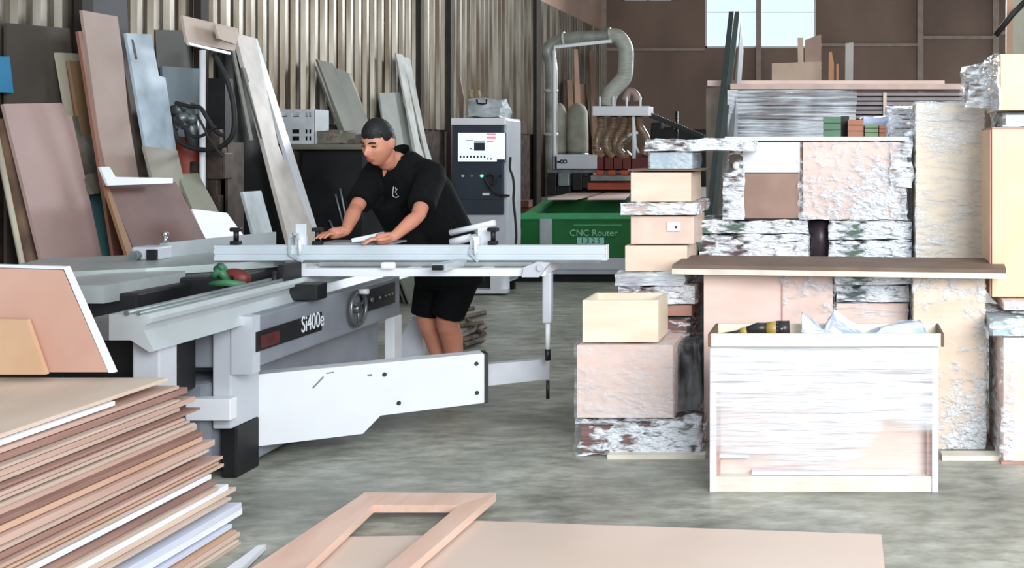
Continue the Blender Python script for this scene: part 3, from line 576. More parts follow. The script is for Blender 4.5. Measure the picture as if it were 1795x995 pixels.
m = MB(); m.box(gx(905), gxe, Yg-0.02, Yg+0.1, g(472), g(452)); m.box(gx(880), gxe, Yg-0.0, Yg+0.06, g(480), g(470)); m.build('white_skirt', machine, cnc)
m = MB(); m.box(gx(885), gxe, Yg+0.1, 13.4, 0, g(472)); m.build('base_frame', darkm, cnc)
t = text('CNC Router', 'lettering', (gx(999), Yg-0.010, g(413)), (math.pi/2, 0, 0), 0.094, mat('pale_green_letter', (150, 214, 170), 0.4), cnc, 0.004)
m = MB(); m.box(gx(1012), gx(1059), Yg-0.008, Yg-0.001, g(427), g(416)); pl_ = m.build('number_plate', mat('number_plate', (150,220,200), 0.4), cnc)
text('1 3 2 5', 'lettering', (gx(1035.5), Yg-0.010, g(425.5)), (math.pi/2, 0, 0), 0.075, mat('dark_letter', (20,60,50)), pl_, 0.001, 'CENTER')
for i, (p, lb) in enumerate((([(960,350),(1018,336),(1075,335),(1010,350)], 'pale board lying left on the green router bed'), ([(1030,350),(1075,336),(1110,336),(1095,350)], 'pale board lying right on the green router bed'))):
    m = MB(); T3 = (0, 0, 1, 0.845+0.001*i); m.prism([PP(u, v, T3) for u, v in p], (0, 0, 0.02)); tag(m.build('board', plyp), lb, 'board')
m = MB(); m.box(gx(950,12.7), gxe+0.6, 12.67, 16.2, 0.3, 0.842); m.build('bed', mat('bed_grey', (120,124,120), 0.5, 0.3), cnc)
# gantry
Yq = 13.4; h = lambda v: CH-(v-HY)/F*Yq; hx = lambda u: (u-CX)/F*Yq
m = MB(); m.box(hx(970), hx(1046), Yq, Yq+0.5, h(296), h(271), 0.01); ga = m.build('gantry_box', machine, cnc)
m = MB(); m.box(hx(973), hx(976), Yq-0.01, Yq, h(296), h(274)); m.box(hx(977), hx(984), Yq-0.01, Yq, h(285), h(282)); 
for u in (985, 991): m.tube([(hx(u)+0.02*math.cos(a), Yq-0.006, h(283)+0.02*math.sin(a)) for a in [i*math.pi/6 for i in range(13)]], 0.006, 6)
m.build('printed_mark', black, ga)
m = MB(); m.box(hx(955), hx(1100), Yq+0.1, Yq+0.4, h(303), h(297)); m.box(hx(980), hx(1000), Yq-0.05, Yq+0.3, h(326), h(303), 0.01); m.box(hx(1038), hx(1110), Yq-0.1, Yq+0.1, h(317), h(307), 0.01); m.build('slide_block', steel, cnc)
m = MB()
for u0, u1, v0, v1 in ((960,975,303,342), (975,1000,326,345), (1003,1020,303,333), (1020,1036,310,330)): m.box(hx(u0), hx(u1), Yq, Yq+0.3, h(v1), h(v0), 0.01)
m.box(hx(1000), hx(1130), Yq+0.2, Yq+0.4, 0.845, h(318)); m.build('gantry_foot', darkm, cnc)
m = MB()
for u in (1050, 1066, 1082, 1098, 1114, 1128): m.box(hx(u)-0.05, hx(u)+0.05, Yq+0.02, Yq+0.25, h(297), h(276), 0.006)
m.box(hx(1046), hx(1138), Yq+0.1, Yq+0.3, h(299), h(272)); m.build('spindle_head', mat('dark_red_paint', (104,40,36), 0.5), cnc)
m = MB(); m.box(hx(1030), hx(1130), Yq-0.02, Yq+0.15, h(332), h(320), 0.01)
for u in (1052, 1073, 1095, 1118): m.box(hx(u)-0.045, hx(u)+0.045, Yq-0.04, Yq+0.05, h(306), h(298), 0.01)
m.build('orange_bar', mat('orange_red_paint', (190,84,56), 0.5), cnc)
m = MB(); m.box(hx(1040), hx(1138), Yq-0.05, Yq+0.3, h(203), h(186), 0.008); pt = m.build('hose_plate', white, cnc)
m = MB()
for u in (1051, 1074, 1098, 1122): m = MB(); m.tube([(hx(u), Yq+0.02, h(187)), (hx(u), Yq+0.02, h(169))], 0.014, 8); m.build('pin', white, pt)
hose = mat('tan_spiral_hose', (150,124,98), 0.35, c2=(96,76,60), scale=30, stretch=(0.2,0.2,3), coat=0.4)
for pts in ([(1052,204),(1054,222),(1047,242),(1046,262),(1058,276)], [(1076,204),(1074,224),(1064,242),(1064,262),(1076,277)], [(1097,204),(1092,224),(1081,242),(1080,262),(1092,276),(1104,268)], [(1108,204),(1106,224),(1100,240),(1088,250),(1086,264),(1096,275)], [(1120,204),(1122,222),(1132,240),(1134,256),(1128,272)]):
    m = MB(); n = len(pts); m.tube([P(u, v, Yq+0.1+0.03*math.sin(i)) for i, (u, v) in enumerate(pts)], 0.05, 12, sub=5); m.build('hose', hose, cnc)
m = MB(); m.tube([P(1110,204,Yq), P(1112,250,Yq), P(1111,278,Yq)], [0.02,0.03,0.025], 8); m.tube([P(1100,238,Yq), P(1118,232,Yq)], 0.02, 8); m.tube([P(1120,268,Yq), P(1112,252,Yq)], 0.015, 8); m.build('air_cylinder', white, cnc)
# duct
duct = mat('grey_duct', (164,170,164), 0.4, 0.2, c2=(120,124,112), scale=4)
m = MB(); m.tube([(hx(955), Yq+0.3, 0.0), (hx(955), Yq+0.3, h(200)), (hx(955), Yq+0.3, h(115)), P(960,88,Yq+0.3), P(978,72,Yq+0.3), P(1000,67,Yq+0.3), P(1040,64,Yq+0.3), P(1072,62,Yq+0.3)], 0.078, 16, sub=4); du = m.build('dust_duct', duct, cnc)
m = MB()
for c, r in ((((hx(955), Yq+0.3, h(157))), 0.088), (((hx(955), Yq+0.3, h(235))), 0.088)): m = MB(); m.tube([(c[0], c[1], c[2]-0.02), (c[0], c[1], c[2]+0.02)], r, 16); m.build('pipe_clamp', mat('pale_clamp', (196,198,186), 0.4), du)
for u, v in ((989, 69), (1070, 62)): m = MB(); m.tube([P(u-2, v+0.2, Yq+0.3), P(u+2, v-0.2, Yq+0.3)], 0.098, 16); m.build('pipe_clamp', mat('pale_clamp', (196,198,186), 0.4), du)
m = MB(); m.tube([P(1070,63,Yq+0.3), P(1085,66,Yq+0.3), P(1096,84,Yq+0.3), P(1097,110,Yq+0.3), P(1094,135,Yq+0.25), P(1080,152,Yq+0.2), P(1069,166,Yq+0.15), P(1065,187,Yq+0.12)], 0.098, 16, sub=6)
def rib(b):
    for v in b.verts: pass
m.build('flexible_hose', mat('flex_grey', (176,180,172), 0.5, c2=(150,152,142), scale=30, stretch=(0.3,0.3,3)), cnc)
m = MB(); m.tube([P(1096,176,Yq+0.2), P(1103,160,Yq+0.2), P(1114,164,Yq+0.2), P(1118,176,Yq+0.2)], 0.045, 10, sub=4); m.build('hose_bend', mat('grey_pink_hose', (160,140,130), 0.4), cnc)
m = MB(); m.tube([(hx(966), Yq+0.15, 0.3), (hx(966), Yq+0.15, h(92)), P(972,82,Yq+0.15), P(1072,72,Yq+0.15)], 0.022, 10); m.build('support_tube', white, cnc)
m = MB(); a = P(1142,202,13.6); b = P(1232,240,13.6)
for i in range(22):
    c = a+(b-a)*i/21; m.box(c.x-0.022, c.x+0.022, 13.55, 13.65, c.z-0.03, c.z+0.03, 0.006)
m.tube([a, b], 0.012, 6); m.tube([P(1186,195,13.7), P(1186,300,13.7)], 0.02, 8); m.build('cable_chain', black, cnc)
for (u0, u1, lb) in ((968,993,'left grey cloth dust bag behind the router gantry'), (994,1031,'right grey cloth dust bag behind the router gantry')):
    Yd = 14.6; xa, xb, za, zb2 = px(u0, u1, 181, 268, Yd); c = (xa+xb)/2; r = (xb-xa)/2
    root = thing('dust_bag', lb, 'dust bag', (c, Yd, 0))
    m = MB(); m.tube([(c, Yd, z_) for z_ in (za, za+0.03, za+0.2, zb2-0.12, zb2-0.04, zb2)], [r*0.9, r, r, r*0.95, r*0.7, r*0.3], 20); m.build('cloth_bag', mat('dust_bag_cloth', (168,168,156), 0.8, c2=(140,140,126), scale=6), root)
    m = MB(); m.tube([(c, Yd, 0), (c, Yd, za)], 0.05, 10); m.tube([(c, Yd, za-0.05), (c, Yd, za)], r*1.02, 20); m.build('stand', steel, root)

# ---------------------------------------------------------------- foreground pile of sheets, bottom left
cols = [('pale tan', (216,196,178), (202,180,162)), ('white', (236,238,242), (226,228,234)), ('pinkish brown', (204,172,158), (188,156,142)), ('dark reddish brown', (164,128,116), (138,104,94)), ('greyish tan', (206,184,170), (188,166,152)), ('bluish white', (212,216,230), (198,204,222)), ('orange brown', (206,170,146), (190,150,126))]
seq = [0,1,2,3,4,2,4,3,2,4,4,2,3,6,2,4,3,2,6,4,1,3,4,1,0,4,1,5,1,5,6,4,0,4]
ths = []; z_ = 0.0; n = len(seq); ztop = 0.60
rs_ = random.Random(5); ws = [rs_.choice((0.7, 0.9, 1.0, 1.25, 1.5)) for _ in seq]; ws = [w_*ztop/sum(ws) for w_ in ws]
ordn = ['topmost', 'second', 'third', 'fourth', 'fifth', 'sixth', 'seventh', 'eighth', 'ninth', 'tenth', '11th', '12th', '13th', '14th', '15th', '16th', '17th', '18th', '19th', '20th', '21st', '22nd', '23rd', '24th', '25th', '26th', '27th', '28th', '29th', '30th', '31st', '32nd', '33rd', '34th']
random.seed(21)
for i, c in enumerate(seq):
    hh = ws[i]; zt_ = ztop-sum(ws[:i]); t = (ztop-zt_)/ztop
    xr_ = -2.40+0.27*t**1.15+random.uniform(-0.016, 0.012); yf = 3.92+random.uniform(-0.09, 0.04)
    th = hh*random.choice((0.70, 0.84, 0.97))
    if i == 0: xr_, yf, th = -2.415, 3.87, hh*0.5
    if i == 1: xr_, yf = -2.40, 3.57
    if i in (26,): yf = 3.12; xr_ += 0.03
    nm, c1, c2 = cols[c]; mm = mat('sheet_'+nm.replace(' ', '_'), c1, 0.6, c2=c2, scale=5, stretch=(1, 0.4, 4))
    m = MB(); rot = random.uniform(-0.006, 0.006); m.box(-3.9, xr_, 1.9, yf, zt_-hh, zt_-hh+th, 0.0015, rot=rot)
    o = m.build('panel_sheet', mm)
    tag(o, '%s sheet, %s from the top of the left foreground pile' % (nm, ordn[i]) if i else 'pale tan sheet lying topmost on the left foreground pile', 'sheet', 'sheets piled in the left foreground')
# two panels standing on the far end of the pile
root = thing('upright_board', 'pink plywood panel with white edge standing on the foreground pile', 'board', (-2.9, 3.83, ztop))
fpl = (0, 1, -0.12, 3.80-0.12*ztop)
fpl = (0, 1, 0.0, 3.82)
m = MB(); m.prism([PP(u, v, fpl) for u, v in [(-60,467),(112,472),(190,652),(-60,652)]], (0, 0.02, 0)); m.build('panel_face', mat('pink_plywood', (208,168,150), 0.6, c2=(196,152,134), scale=2), root)
m = MB(); m.prism([PP(u, v, fpl) for u, v in [(-60,462),(115,467),(199,653),(190,653),(111,473),(-60,468)]], (0, 0.022, 0)); m.build('edge_band', white, root)
m = MB(); f2 = (0, 1, 0, 3.795); m.prism([PP(u, v, f2) for u, v in [(-40,558),(46,560),(80,656),(-40,656)]], (0, 0.018, 0)); tag(m.build('small_panel', mat('honey_plywood', (214,178,146), 0.6, c2=(198,158,124), scale=3)), 'small honey plywood panel leaning on the pink one, far left', 'board')

# ---------------------------------------------------------------- big board and face frame on the floor
F0 = (0, 0, 1, 0.022)
m = MB(); pts = [PP(u, v, F0) for u, v in [(560,912),(835,912),(1545,936),(1547,1010),(480,1010)]]; d = [p.copy() for p in pts]; d[3].y = d[4].y = 3.1; d[3].x = 0.135; d[4].x = -2.0
d[0] = PP(745, 938, F0); d.insert(0, PP(545, 941, F0))
d[2] = PP(800, 911, F0)
m.prism(d, (0, 0, -0.02)); tag(m.build('floor_board', mat('pinkish_tan_board', (222,200,186), 0.45, c2=(214,192,176), scale=1.5)), 'large pinkish tan board lying flat on the floor in front', 'board')
fr = thing('cabinet_face', 'pale wooden cabinet face frame lying partly on the large floor board', 'frame', (-1.8, 4.0, 0.03))
FT = (0, 0, 1, 0.062); fm = mat('pink_beech', (230,196,178), 0.5, c2=(218,180,160), scale=4, stretch=(4, 0.6, 4))
o4 = [(640,862),(870,864),(700,1010),(418,1010)]
def fprism(pp): 
    m = MB(); m.prism([PP(u, v, FT) for u, v in pp], (0, 0, -0.03)); return m
fprism([(640,862),(870,864),(806,884),(655,884)]).build('top_rail', fm, fr)
fprism([(640,862),(655,884),(520,1010),(418,1010)]).build('side_rail', fm, fr)
fprism([(870,864),(700,1010),(655,1010),(806,884)]).build('side_rail', fm, fr)
FM = (0, 0, 1, 0.030); m = MB(); m.prism([PP(u, v, FM) for u, v in [(655,886),(800,886),(797,892),(648,892)]], (0,0,-0.006)); m.build('inner_lip', mat('lip_brown', (170,122,100), 0.6), fr)
m = MB(); m.prism([PP(u, v, F0) for u, v in [(382,1006),(452,955),(466,954),(412,1006)]], (0, 0, -0.018)); tag(m.build('white_strip', white), 'narrow white strip on the floor left of the wooden frame', 'strip')
# scrap sticks behind the legs of the worker
sm = mat('dark_scrap', (120,104,86), 0.7, c2=(64,54,46), scale=8)
for i, (u0, v0, u1, v1) in enumerate(((795,560,850,548),(800,572,846,566),(806,590,850,572),(800,600,835,590),(812,606,845,596),(798,545,830,540),(820,562,848,585))):
    a = PP(u0, v0, (0,0,1,0.03+0.02*(i%2))); b = PP(u1, v1, (0,0,1,0.03+0.02*(i%2)))
    m = MB(); m.tube([a, b], 0.022, 6, smooth=False); tag(m.build('scrap_stick', sm), '%s dark scrap stick in the heap behind the calves of the worker' % ['rearmost left', 'second from the back', 'middle', 'second from the front', 'frontmost', 'smallest rear', 'rightmost'][i], 'stick', 'scrap sticks behind the worker')
# ---------------------------------------------------------------- cabinets and bundles at right
filmH = film('stretch_film', 0.05, 0.95, (0.7, 1, 6), 5.0, bscale=9)
filmD = film('wrinkled_film', 0.04, 0.85, (2.2, 1, 3.2), 8.0, bscale=16, rng=(0.88, 1.18))
filmT = film('thin_film', 0.0, 0.35, (1.5, 1, 3), 6.0, bscale=12)
foil = film('crumpled_film', 0.06, 0.95, (1, 1, 2.6), 13.0, rough=0.13, bscale=20, rng=(0.93, 1.10))
def wrapped(name, label, cat, u0, u1, v0, v1, Y, dep, bm_, fm_, z0=None, z1=None, amp=0.006, off=0.006, group=None, step=0.03, freq=18, bname='carcass'):
    x0, x1, a, b = px(u0, u1, v0, v1, Y); a = a if z0 is None else z0; b = b if z1 is None else z1
    r = thing(name, label, cat, ((x0+x1)/2, Y+dep/2, a), group)
    m = MB(); m.box(x0+off, x1-off, Y+off, Y+dep-off, a+0.001, b-off, 0.003); m.build(bname, bm_, r)
    if fm_: crumple(x0, x1, Y, Y+dep, a+0.001, b, step, amp, freq).build('plastic_wrap', fm_, r)
    return r, (x0, x1, a, b)

# --- front open cabinet
Y = 4.43
x0, x1, zb, zt = px(1244, 1645, 606, 862, Y); zb = 0
fc = thing('wrapped_cabinet', 'low white framed cabinet lying front, wrapped in stretch film, tray on top', 'cabinet', ((x0+x1)/2, Y+0.2, 0))
D = 0.36; t = 0.026
m = MB(); m.box(x0, x0+t, Y, Y+D, 0, zt, 0.002); m.build('side_panel', white, fc)
m = MB(); m.box(x1-t, x1, Y, Y+D, 0, zt, 0.002); m.build('side_panel', white, fc)
m = MB(); m.box(x0+t, x1-t, Y+0.004, Y+D, zt-0.095, zt-0.0005, 0.002); m.build('top_panel', white, fc)
m = MB(); m.box(x0+t, x1-t, Y+0.006, Y+D, 0.0, 0.062, 0.002); m.build('bottom_rail', mat('cream_rail', (238,228,214), 0.5), fc)
m = MB(); m.box(x0+t, x1-t, Y+0.06, Y+0.075, 0.062, zt-0.095); m.build('back_panel', plyp, fc)
m = MB(); m.box(x0+t, x0+t+0.012, Y+0.02, Y+0.06, 0.062, zt-0.095); m.box(x1-t-0.02, x1-t, Y+0.02, Y+0.06, 0.062, zt-0.095); m.box(x0+t, x1-t, Y+0.02, Y+0.06, zt-0.108, zt-0.095); m.build('inner_edge', mat('reddish_edge', (186,140,126), 0.6), fc)
m = MB(); m.box(x0+t, x0+0.16, Y+0.022, Y+0.058, 0.135, 0.15); m.box(x1-t-0.02, x1-t, Y+0.01, Y+0.04, 0.275, 0.285); m.box(x0+0.17, x1-0.12, Y+0.02, Y+0.055, 0.066, 0.08); m.build('batten', white, fc)
# film over the opening: sagging bands
m = MB(); dl = m.b.verts.layers.float.new('dens'); nx, nz = 60, 44; g = []
for i in range(nx+1):
    row = []
    for j in range(nz+1):
        s, w_ = i/nx, j/nz; xx = x0+0.004+(x1-x0-0.008)*s; lowz = 0.10+0.12*(1-s)**1.2*0+0.115*max(0, (0.75-s))-0.04*s
        lowz = (0.19-0.28*s if s < 0.42 else 0.072+0.20*min(1, max(0, (s-0.46)*3.2))**1.5)+0.012*noise.noise(Vector((s*9, 3, 0)))
        zz = lowz+(zt-0.004-lowz)*w_
        lz0 = lowz; zz = 0.03+(zt-0.034)*w_; d_ = 0.010*math.sin(math.pi*s)+0.003*math.sin(zz*130+4*math.sin(s*3))+0.005*noise.noise(Vector((xx*3, 0, zz*40)))
        v_ = m.b.verts.new((xx, Y-0.010+d_*0.9, zz)); q_ = max(0, min(1, (zz-lz0)/0.05+0.4+0.8*noise.noise(Vector((xx*4, 1, zz*26))))); v_[dl] = 0.16+0.84*q_; row.append(v_)
    g.append(row)
for i in range(nx):
    for j in range(nz): f = m.b.faces.new((g[i][j], g[i+1][j], g[i+1][j+1], g[i][j+1])); f.smooth = True
m.build('stretch_wrap', film('taut_film', 0.45, 1.0, (0.45, 1, 7), 4.5, bscale=8, bump=0.7, dens_attr=True), fc)
# tray on top
tx0, tx1, ta, tb = px(1241, 1655, 585, 606, Y-0.03); ta = zt+0.002; tb = CH-(585-HY)/F*(Y-0.03)
tr = thing('wooden_tray', 'long shallow pale wooden tray on the front wrapped cabinet', 'tray', ((tx0+tx1)/2, Y+0.1, ta))
td = 0.25; cr = mat('cream_tray_wood', (240,230,212), 0.5, c2=(232,220,200), scale=4, stretch=(0.5,1,6))
m = MB(); m.box(tx0+0.012, tx1-0.012, Y-0.03, Y-0.012, ta, tb, 0.002); m.build('front_board', cr, tr)
m = MB(); m.box(tx0+0.012, tx1-0.012, Y-0.03+td, Y-0.012+td, ta, tb, 0.002); m.build('back_board', cr, tr)
m = MB(); m.box(tx0, tx0+0.012, Y-0.035, Y-0.01+td, ta, tb, 0.002); m.build('end_board', plyd, tr)  # dark tone paints the shadow side of the tray
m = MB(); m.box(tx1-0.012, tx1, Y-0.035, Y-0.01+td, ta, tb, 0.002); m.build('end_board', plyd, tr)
m = MB(); m.box(tx0+0.013, tx1-0.013, Y-0.011, Y-0.031+td, ta, ta+0.008); m.build('tray_bottom', cr, tr)
# caulking gun in the tray
Yt = Y+0.08; gz = lambda u, v: P(u, v, Yt)
gun = thing('screwdriver_tool', 'black and yellow power tool with a long tapered nose in the tray', 'tool', (gz(1320, 0).x, Yt, ta+0.009))
m = MB(); m.tube([gz(1250,592), gz(1262,588), gz(1290,584), gz(1310,580)], [0.008,0.010,0.012,0.016], 10); m.tube([gz(1308,580), gz(1328,575), gz(1345,576)], [0.018,0.024,0.026], 12); m.tube([gz(1362,576), gz(1384,575)], [0.034,0.032], 16); m.build('tool_body', mat('tool_black', (44,42,40), 0.35), gun)
m = MB(); m.tube([gz(1344,576), gz(1364,576)], [0.027,0.034], 14); m.build('tool_collar', mat('tool_yellow', (176,146,76), 0.4), gun)
m = MB(); m.tube([gz(1298,583), gz(1310,580)], [0.018,0.02], 12); m.build('tool_ring', mat('tool_yellow', (176,146,76), 0.4), gun)
m = MB(); m.ball(gz(1371,574)+Vector((0,-0.033,0)), 0.006, sub=2); m.build('rivet', mat('chrome', (220,220,220), 0.15, 1.0), gun)
fs = mat('blue_white_plastic', (212,220,238), 0.2, c2=(176,190,220), scale=9, coat=0.5)
for lb, pts in (('crumpled bluish plastic bag at the middle of the tray', [(1405,585),(1405,552),(1425,566),(1442,578),(1460,582),(1460,592)]), ('tangled plastic bag rising against the pink panel', [(1440,588),(1452,566),(1462,548),(1470,566),(1490,578),(1520,588)]), ('flat pale plastic bag at the right of the tray', [(1520,590),(1545,578),(1580,568),(1615,566),(1622,578),(1622,590)])):
    m = MB(); m.prism([gz(u, v) for u, v in pts], (0, 0.09, 0)); bmesh.ops.triangulate(m.b, faces=m.b.faces[:]); bmesh.ops.subdivide_edges(m.b, edges=m.b.edges[:], cuts=3)
    for v in m.b.verts: nn = noise.noise_vector(v.co*22)*0.014; v.co += nn; v.co.z = max(v.co.z, ta+0.009)
    tag(m.build('plastic_bag', fs), lb, 'plastic bag')
# sticks on the floor beside it
m = MB(); a = px(1066, 1236, 0, 0, 4.92); m.box(a[0], a[1], 4.90, 4.96, 0, 0.02); tag(m.build('floor_batten', mat('cream_rail', (238,228,214))), 'pale batten on the floor left of the front cabinet', 'batten')
m = MB(); a = px(1650, 1800, 0, 0, 4.92); m.box(a[0], a[1], 4.88, 4.96, 0, 0.022); tag(m.build('floor_batten', mat('cream_rail', (238,228,214))), 'pale batten on the floor right of the front cabinet', 'batten')

# --- pink cabinet behind, seam
r, e = wrapped('plywood_cabinet', 'wide pinkish plywood cabinet under the left of the long board', 'cabinet', 1231, 1462, 475, 775, 5.19, 0.9, plyp, None, z0=0, z1=0.812)
m = MB(); xx = (1372-CX)/F*5.19; m.box(xx-0.004, xx, 5.188, 5.20, 0.02, 0.81); m.build('door_edge', mat('reddish_edge', (186,140,126)), r)
xx2 = e[1]; crumple(xx-0.01, xx2+0.004, 5.178, 5.6, 0.01, 0.812, 0.03, 0.006, 18, 'yXZ').build('plastic_wrap', filmD, r)
# lower right wrapped cabinet
wrapped('wrapped_cabinet', 'wrapped plywood cabinet under the right end of the long board', 'cabinet', 1599, 1729, 485, 788, 5.06, 0.42, ply, filmD, z0=0, z1=0.81)
# middle crate column
xq0, xq1 = (1464-CX)/F*5.2, (1594-CX)/F*5.2
wrapped('wrapped_box', 'small pink film wrapped box between the two lower cabinets', 'box', 1464, 1594, 530, 580, 5.2, 0.5, plyp, filmH, z0=0, z1=CH-(530-HY)/F*5.2)
zc = CH-(530-HY)/F*5.2
wrapped('wrapped_bundle', 'dark teal film wrapped bundle on the small pink wrapped box', 'bundle', 1466, 1594, 497, 530, 5.2, 0.5, mat('teal_dark', (60,86,90), 0.5), foil, z0=zc+0.001, z1=zc+0.085, amp=0.014, off=0.02)
wrapped('wrapped_bundle', 'slim green film wrapped bundle directly under the long board', 'bundle', 1464, 1620, 480, 497, 5.15, 0.5, mat('dark_green_cloth', (70,100,80), 0.6), foil, z0=zc+0.09, z1=0.808, amp=0.008, off=0.01)
# long board
brd = thing('long_board', 'long brown board with pale edge spanning across the cabinets', 'board', (0.0, 5.3, 0.828))
m = MB()
zz = 0.857; A_ = [PP(u, v, (0,0,1,zz)) for u, v in [(1178,464),(1764,472),(1757,452),(1205,447)]]
m.prism(A_, (0, 0, -0.018)); m.build('board_top', brown, brd)
m = MB(); A2 = [p+Vector((0.0, -0.002 if i < 2 else 0.0, -0.018)) for i, p in enumerate(A_)]
m.prism(A2, (0, 0, -0.025)); m.build('lower_board', mat('cream_rail', (238,228,214)), brd)

# --- upper tier
zt0 = 0.815; Yu = 5.72
r, e = wrapped('wrapped_bundle', 'dark red film wrapped bundle left under the glossy cabinet', 'bundle', 1224, 1418, 413, 447, Yu, 0.5, mat('dark_maroon', (80,44,50), 0.6), foil, z0=zt0, z1=0.95, amp=0.014, off=0.018)
wrapped('wrapped_bundle', 'green and silver wrapped bundle on the dark red one', 'bundle', 1218, 1416, 388, 413, Yu, 0.5, mat('dark_green_cloth', (70,100,80)), foil, z0=0.955, z1=1.025, amp=0.014, off=0.015)
wrapped('wrapped_bundle', 'dark green wrapped bundle at lower right under the glossy cabinet', 'bundle', 1452, 1598, 418, 447, Yu, 0.5, mat('dark_green_cloth', (70,100,80)), foil, z0=zt0, z1=0.92, amp=0.012, off=0.018)
wrapped('wrapped_bundle', 'dark green wrapped bundle stacked at upper right under the glossy cabinet', 'bundle', 1453, 1598, 388, 418, Yu, 0.5, mat('dark_green_cloth', (70,100,80)), foil, z0=0.923, z1=1.025, amp=0.012, off=0.014)
m = MB(); q = P(1437, 445, Yu+0.1); m.tube([(q.x, q.y, zt0), (q.x, q.y, 1.02)], [0.05, 0.055], 16); tag(m.build('dark_cup', mat('dark_purple', (52,42,50), 0.4)), 'dark round pot standing between the two wrapped bundles', 'pot')
# glossy cabinet
gx0, gx1, g0, g1 = px(1268, 1590, 247, 386, 5.7); g0 = 1.03
gc = thing('glossy_cabinet', 'glossy film wrapped cabinet with white and wood doors on the bundles', 'cabinet', ((gx0+gx1)/2, 5.95, g0))
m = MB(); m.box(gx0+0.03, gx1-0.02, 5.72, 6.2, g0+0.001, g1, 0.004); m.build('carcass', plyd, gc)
gxu = lambda u: (u-CX)/F*5.7; gzv = lambda v: CH-(v-HY)/F*5.7
m = MB(); m.box(gxu(1302), gxu(1402), 5.705, 5.722, gzv(302), gzv(249)); m.build('drawer_front', white, gc)
m = MB(); m.box(gxu(1302), gxu(1402), 5.704, 5.722, gzv(382), gzv(304)); m.build('drawer_front', mat('brown_reflective_door', (164,132,118), 0.25, coat=0.5), gc)
m = MB(); m.box(gxu(1408), gxu(1578), 5.704, 5.722, gzv(384), gzv(249)); m.build('door', plyp, gc)
crumple(gx0, gx0+0.115, 5.69, 6.2, g0+0.001, g1-0.002, 0.025, 0.012, 14, 'xy').build('plastic_wrap', foil, gc)
crumple(gxu(1400), gx1, 5.685, 6.2, g0+0.001, g1-0.002, 0.022, 0.010, 20, 'yX').build('plastic_wrap', filmD, gc)
m = MB(); m.box(gx0+0.01, gx1+0.01, 5.68, 6.22, g1+0.001, g1+0.022, 0.002); m.build('top_board', white, gc)
m = MB(); q = P(1290, 290, 5.68); m.ball(q, 0.018, (1, 0.6, 1.2), sub=2); m.build('bright_knob', white, gc)
gt = g1+0.0225
# wood blocks on top
for lb, u0, u1, v0, nm, c, yy in (('green block of timber at left on the glossy cabinet', 1443, 1474, 204, 'green_block', (84,120,92), 5.80), ('reddish brown block of timber on the glossy cabinet', 1486, 1514, 209, 'brown_block', (168,112,86), 5.80), ('small olive green block on the glossy cabinet', 1516, 1540, 217, 'olive_block', (112,136,94), 5.78), ('small orange brown block at right on the glossy cabinet', 1541, 1554, 219, 'rust_block', (166,100,74), 5.78)):
    a = px(u0, u1, v0, 240, yy); m = MB(); hgt = a[3]-gt
    for k in range(3): m.box(a[0], a[1], yy, yy+0.12, gt+k*hgt/3+0.0005, gt+(k+1)*hgt/3-0.002, 0.003)
    tag(m.build('timber_block', mat(nm, c, 0.6)), lb, 'timber block')
a = px(1474, 1482, 203, 240, 5.9); m = MB(); m.box(a[0], a[1]+0.02, 5.93, 6.03, gt, a[3]); tag(m.build('timber_block', darkm), 'dark narrow block just behind the green timber block', 'timber block')
a = px(1512, 1556, 205, 222, 5.95); m = crumple(a[0], a[1], 5.92, 6.1, gt, a[3], 0.03, 0.02, 12); tag(m.build('plastic_bag', fs), 'white plastic bag behind the small blocks on the glossy cabinet', 'plastic bag')

# bundle at left sticking out, blue box, box column
BA = 5.45
wrapped('cardboard_box', 'brown box near the top of the left box column', 'box', 1103, 1213, 300, 358, BA, 0.4, ply, None, z0=CH-(358-HY)/F*BA+0.012, z1=CH-(300-HY)/F*BA)
za_ = CH-(300-HY)/F*BA
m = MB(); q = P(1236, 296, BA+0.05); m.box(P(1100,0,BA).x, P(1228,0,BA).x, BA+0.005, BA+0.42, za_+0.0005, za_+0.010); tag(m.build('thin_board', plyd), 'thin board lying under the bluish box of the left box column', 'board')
r, e = wrapped('bluish_box', 'shiny bluish box on top of the left box column', 'box', 1137, 1214, 266, 296, BA, 0.36, mat('pale_blue_box', (176,196,206), 0.3, coat=0.5), filmT, z0=za_+0.011, z1=CH-(266-HY)/F*BA)
zbb = e[3]
r = thing('wrapped_bundle', 'film wrapped thin panels jutting left across the bluish box', 'panel bundle', (-1.0, BA+0.2, zbb))
xa, xb = (1134-CX)/F*BA, (1300-CX)/F*BA
m = MB(); m.box(xa+0.02, xb, BA+0.02, BA+0.4, zbb+0.012, zbb+0.028); m.box(xa, xb+0.02, BA+0.01, BA+0.42, zbb+0.036, zbb+0.05); m.build('panels', brown, r)
crumple(xa-0.01, xb+0.06, BA-0.01, BA+0.44, zbb+0.003, zbb+0.062, 0.03, 0.014, 10).build('plastic_wrap', foil, r)
zA0 = CH-(358-HY)/F*BA+0.012
lid, e = wrapped('foil_lid', 'crumpled film wrapped slab between two boxes of the left column', 'slab', 1088, 1222, 359, 380, BA-0.08, 0.48, mat('slab_pink', (214,184,172), 0.5), foil, z0=zA0-0.062, z1=zA0-0.002, amp=0.01, off=0.012)
zB1 = zA0-0.064; zB0 = CH-(428-HY)/F*(BA-0.05)
r, e = wrapped('plywood_box', 'pinkish box with a white sticker in the left column', 'box', 1103, 1218, 380, 428, BA-0.05, 0.42, mat('pale_pink_ply', (236,208,192), 0.5), None, z0=zB0, z1=zB1)
a = px(1170, 1192, 389, 405, BA-0.052); m = MB(); m.box(a[0], a[1], BA-0.053, BA-0.045, a[2], a[3]); st = m.build('sticker', white, r)
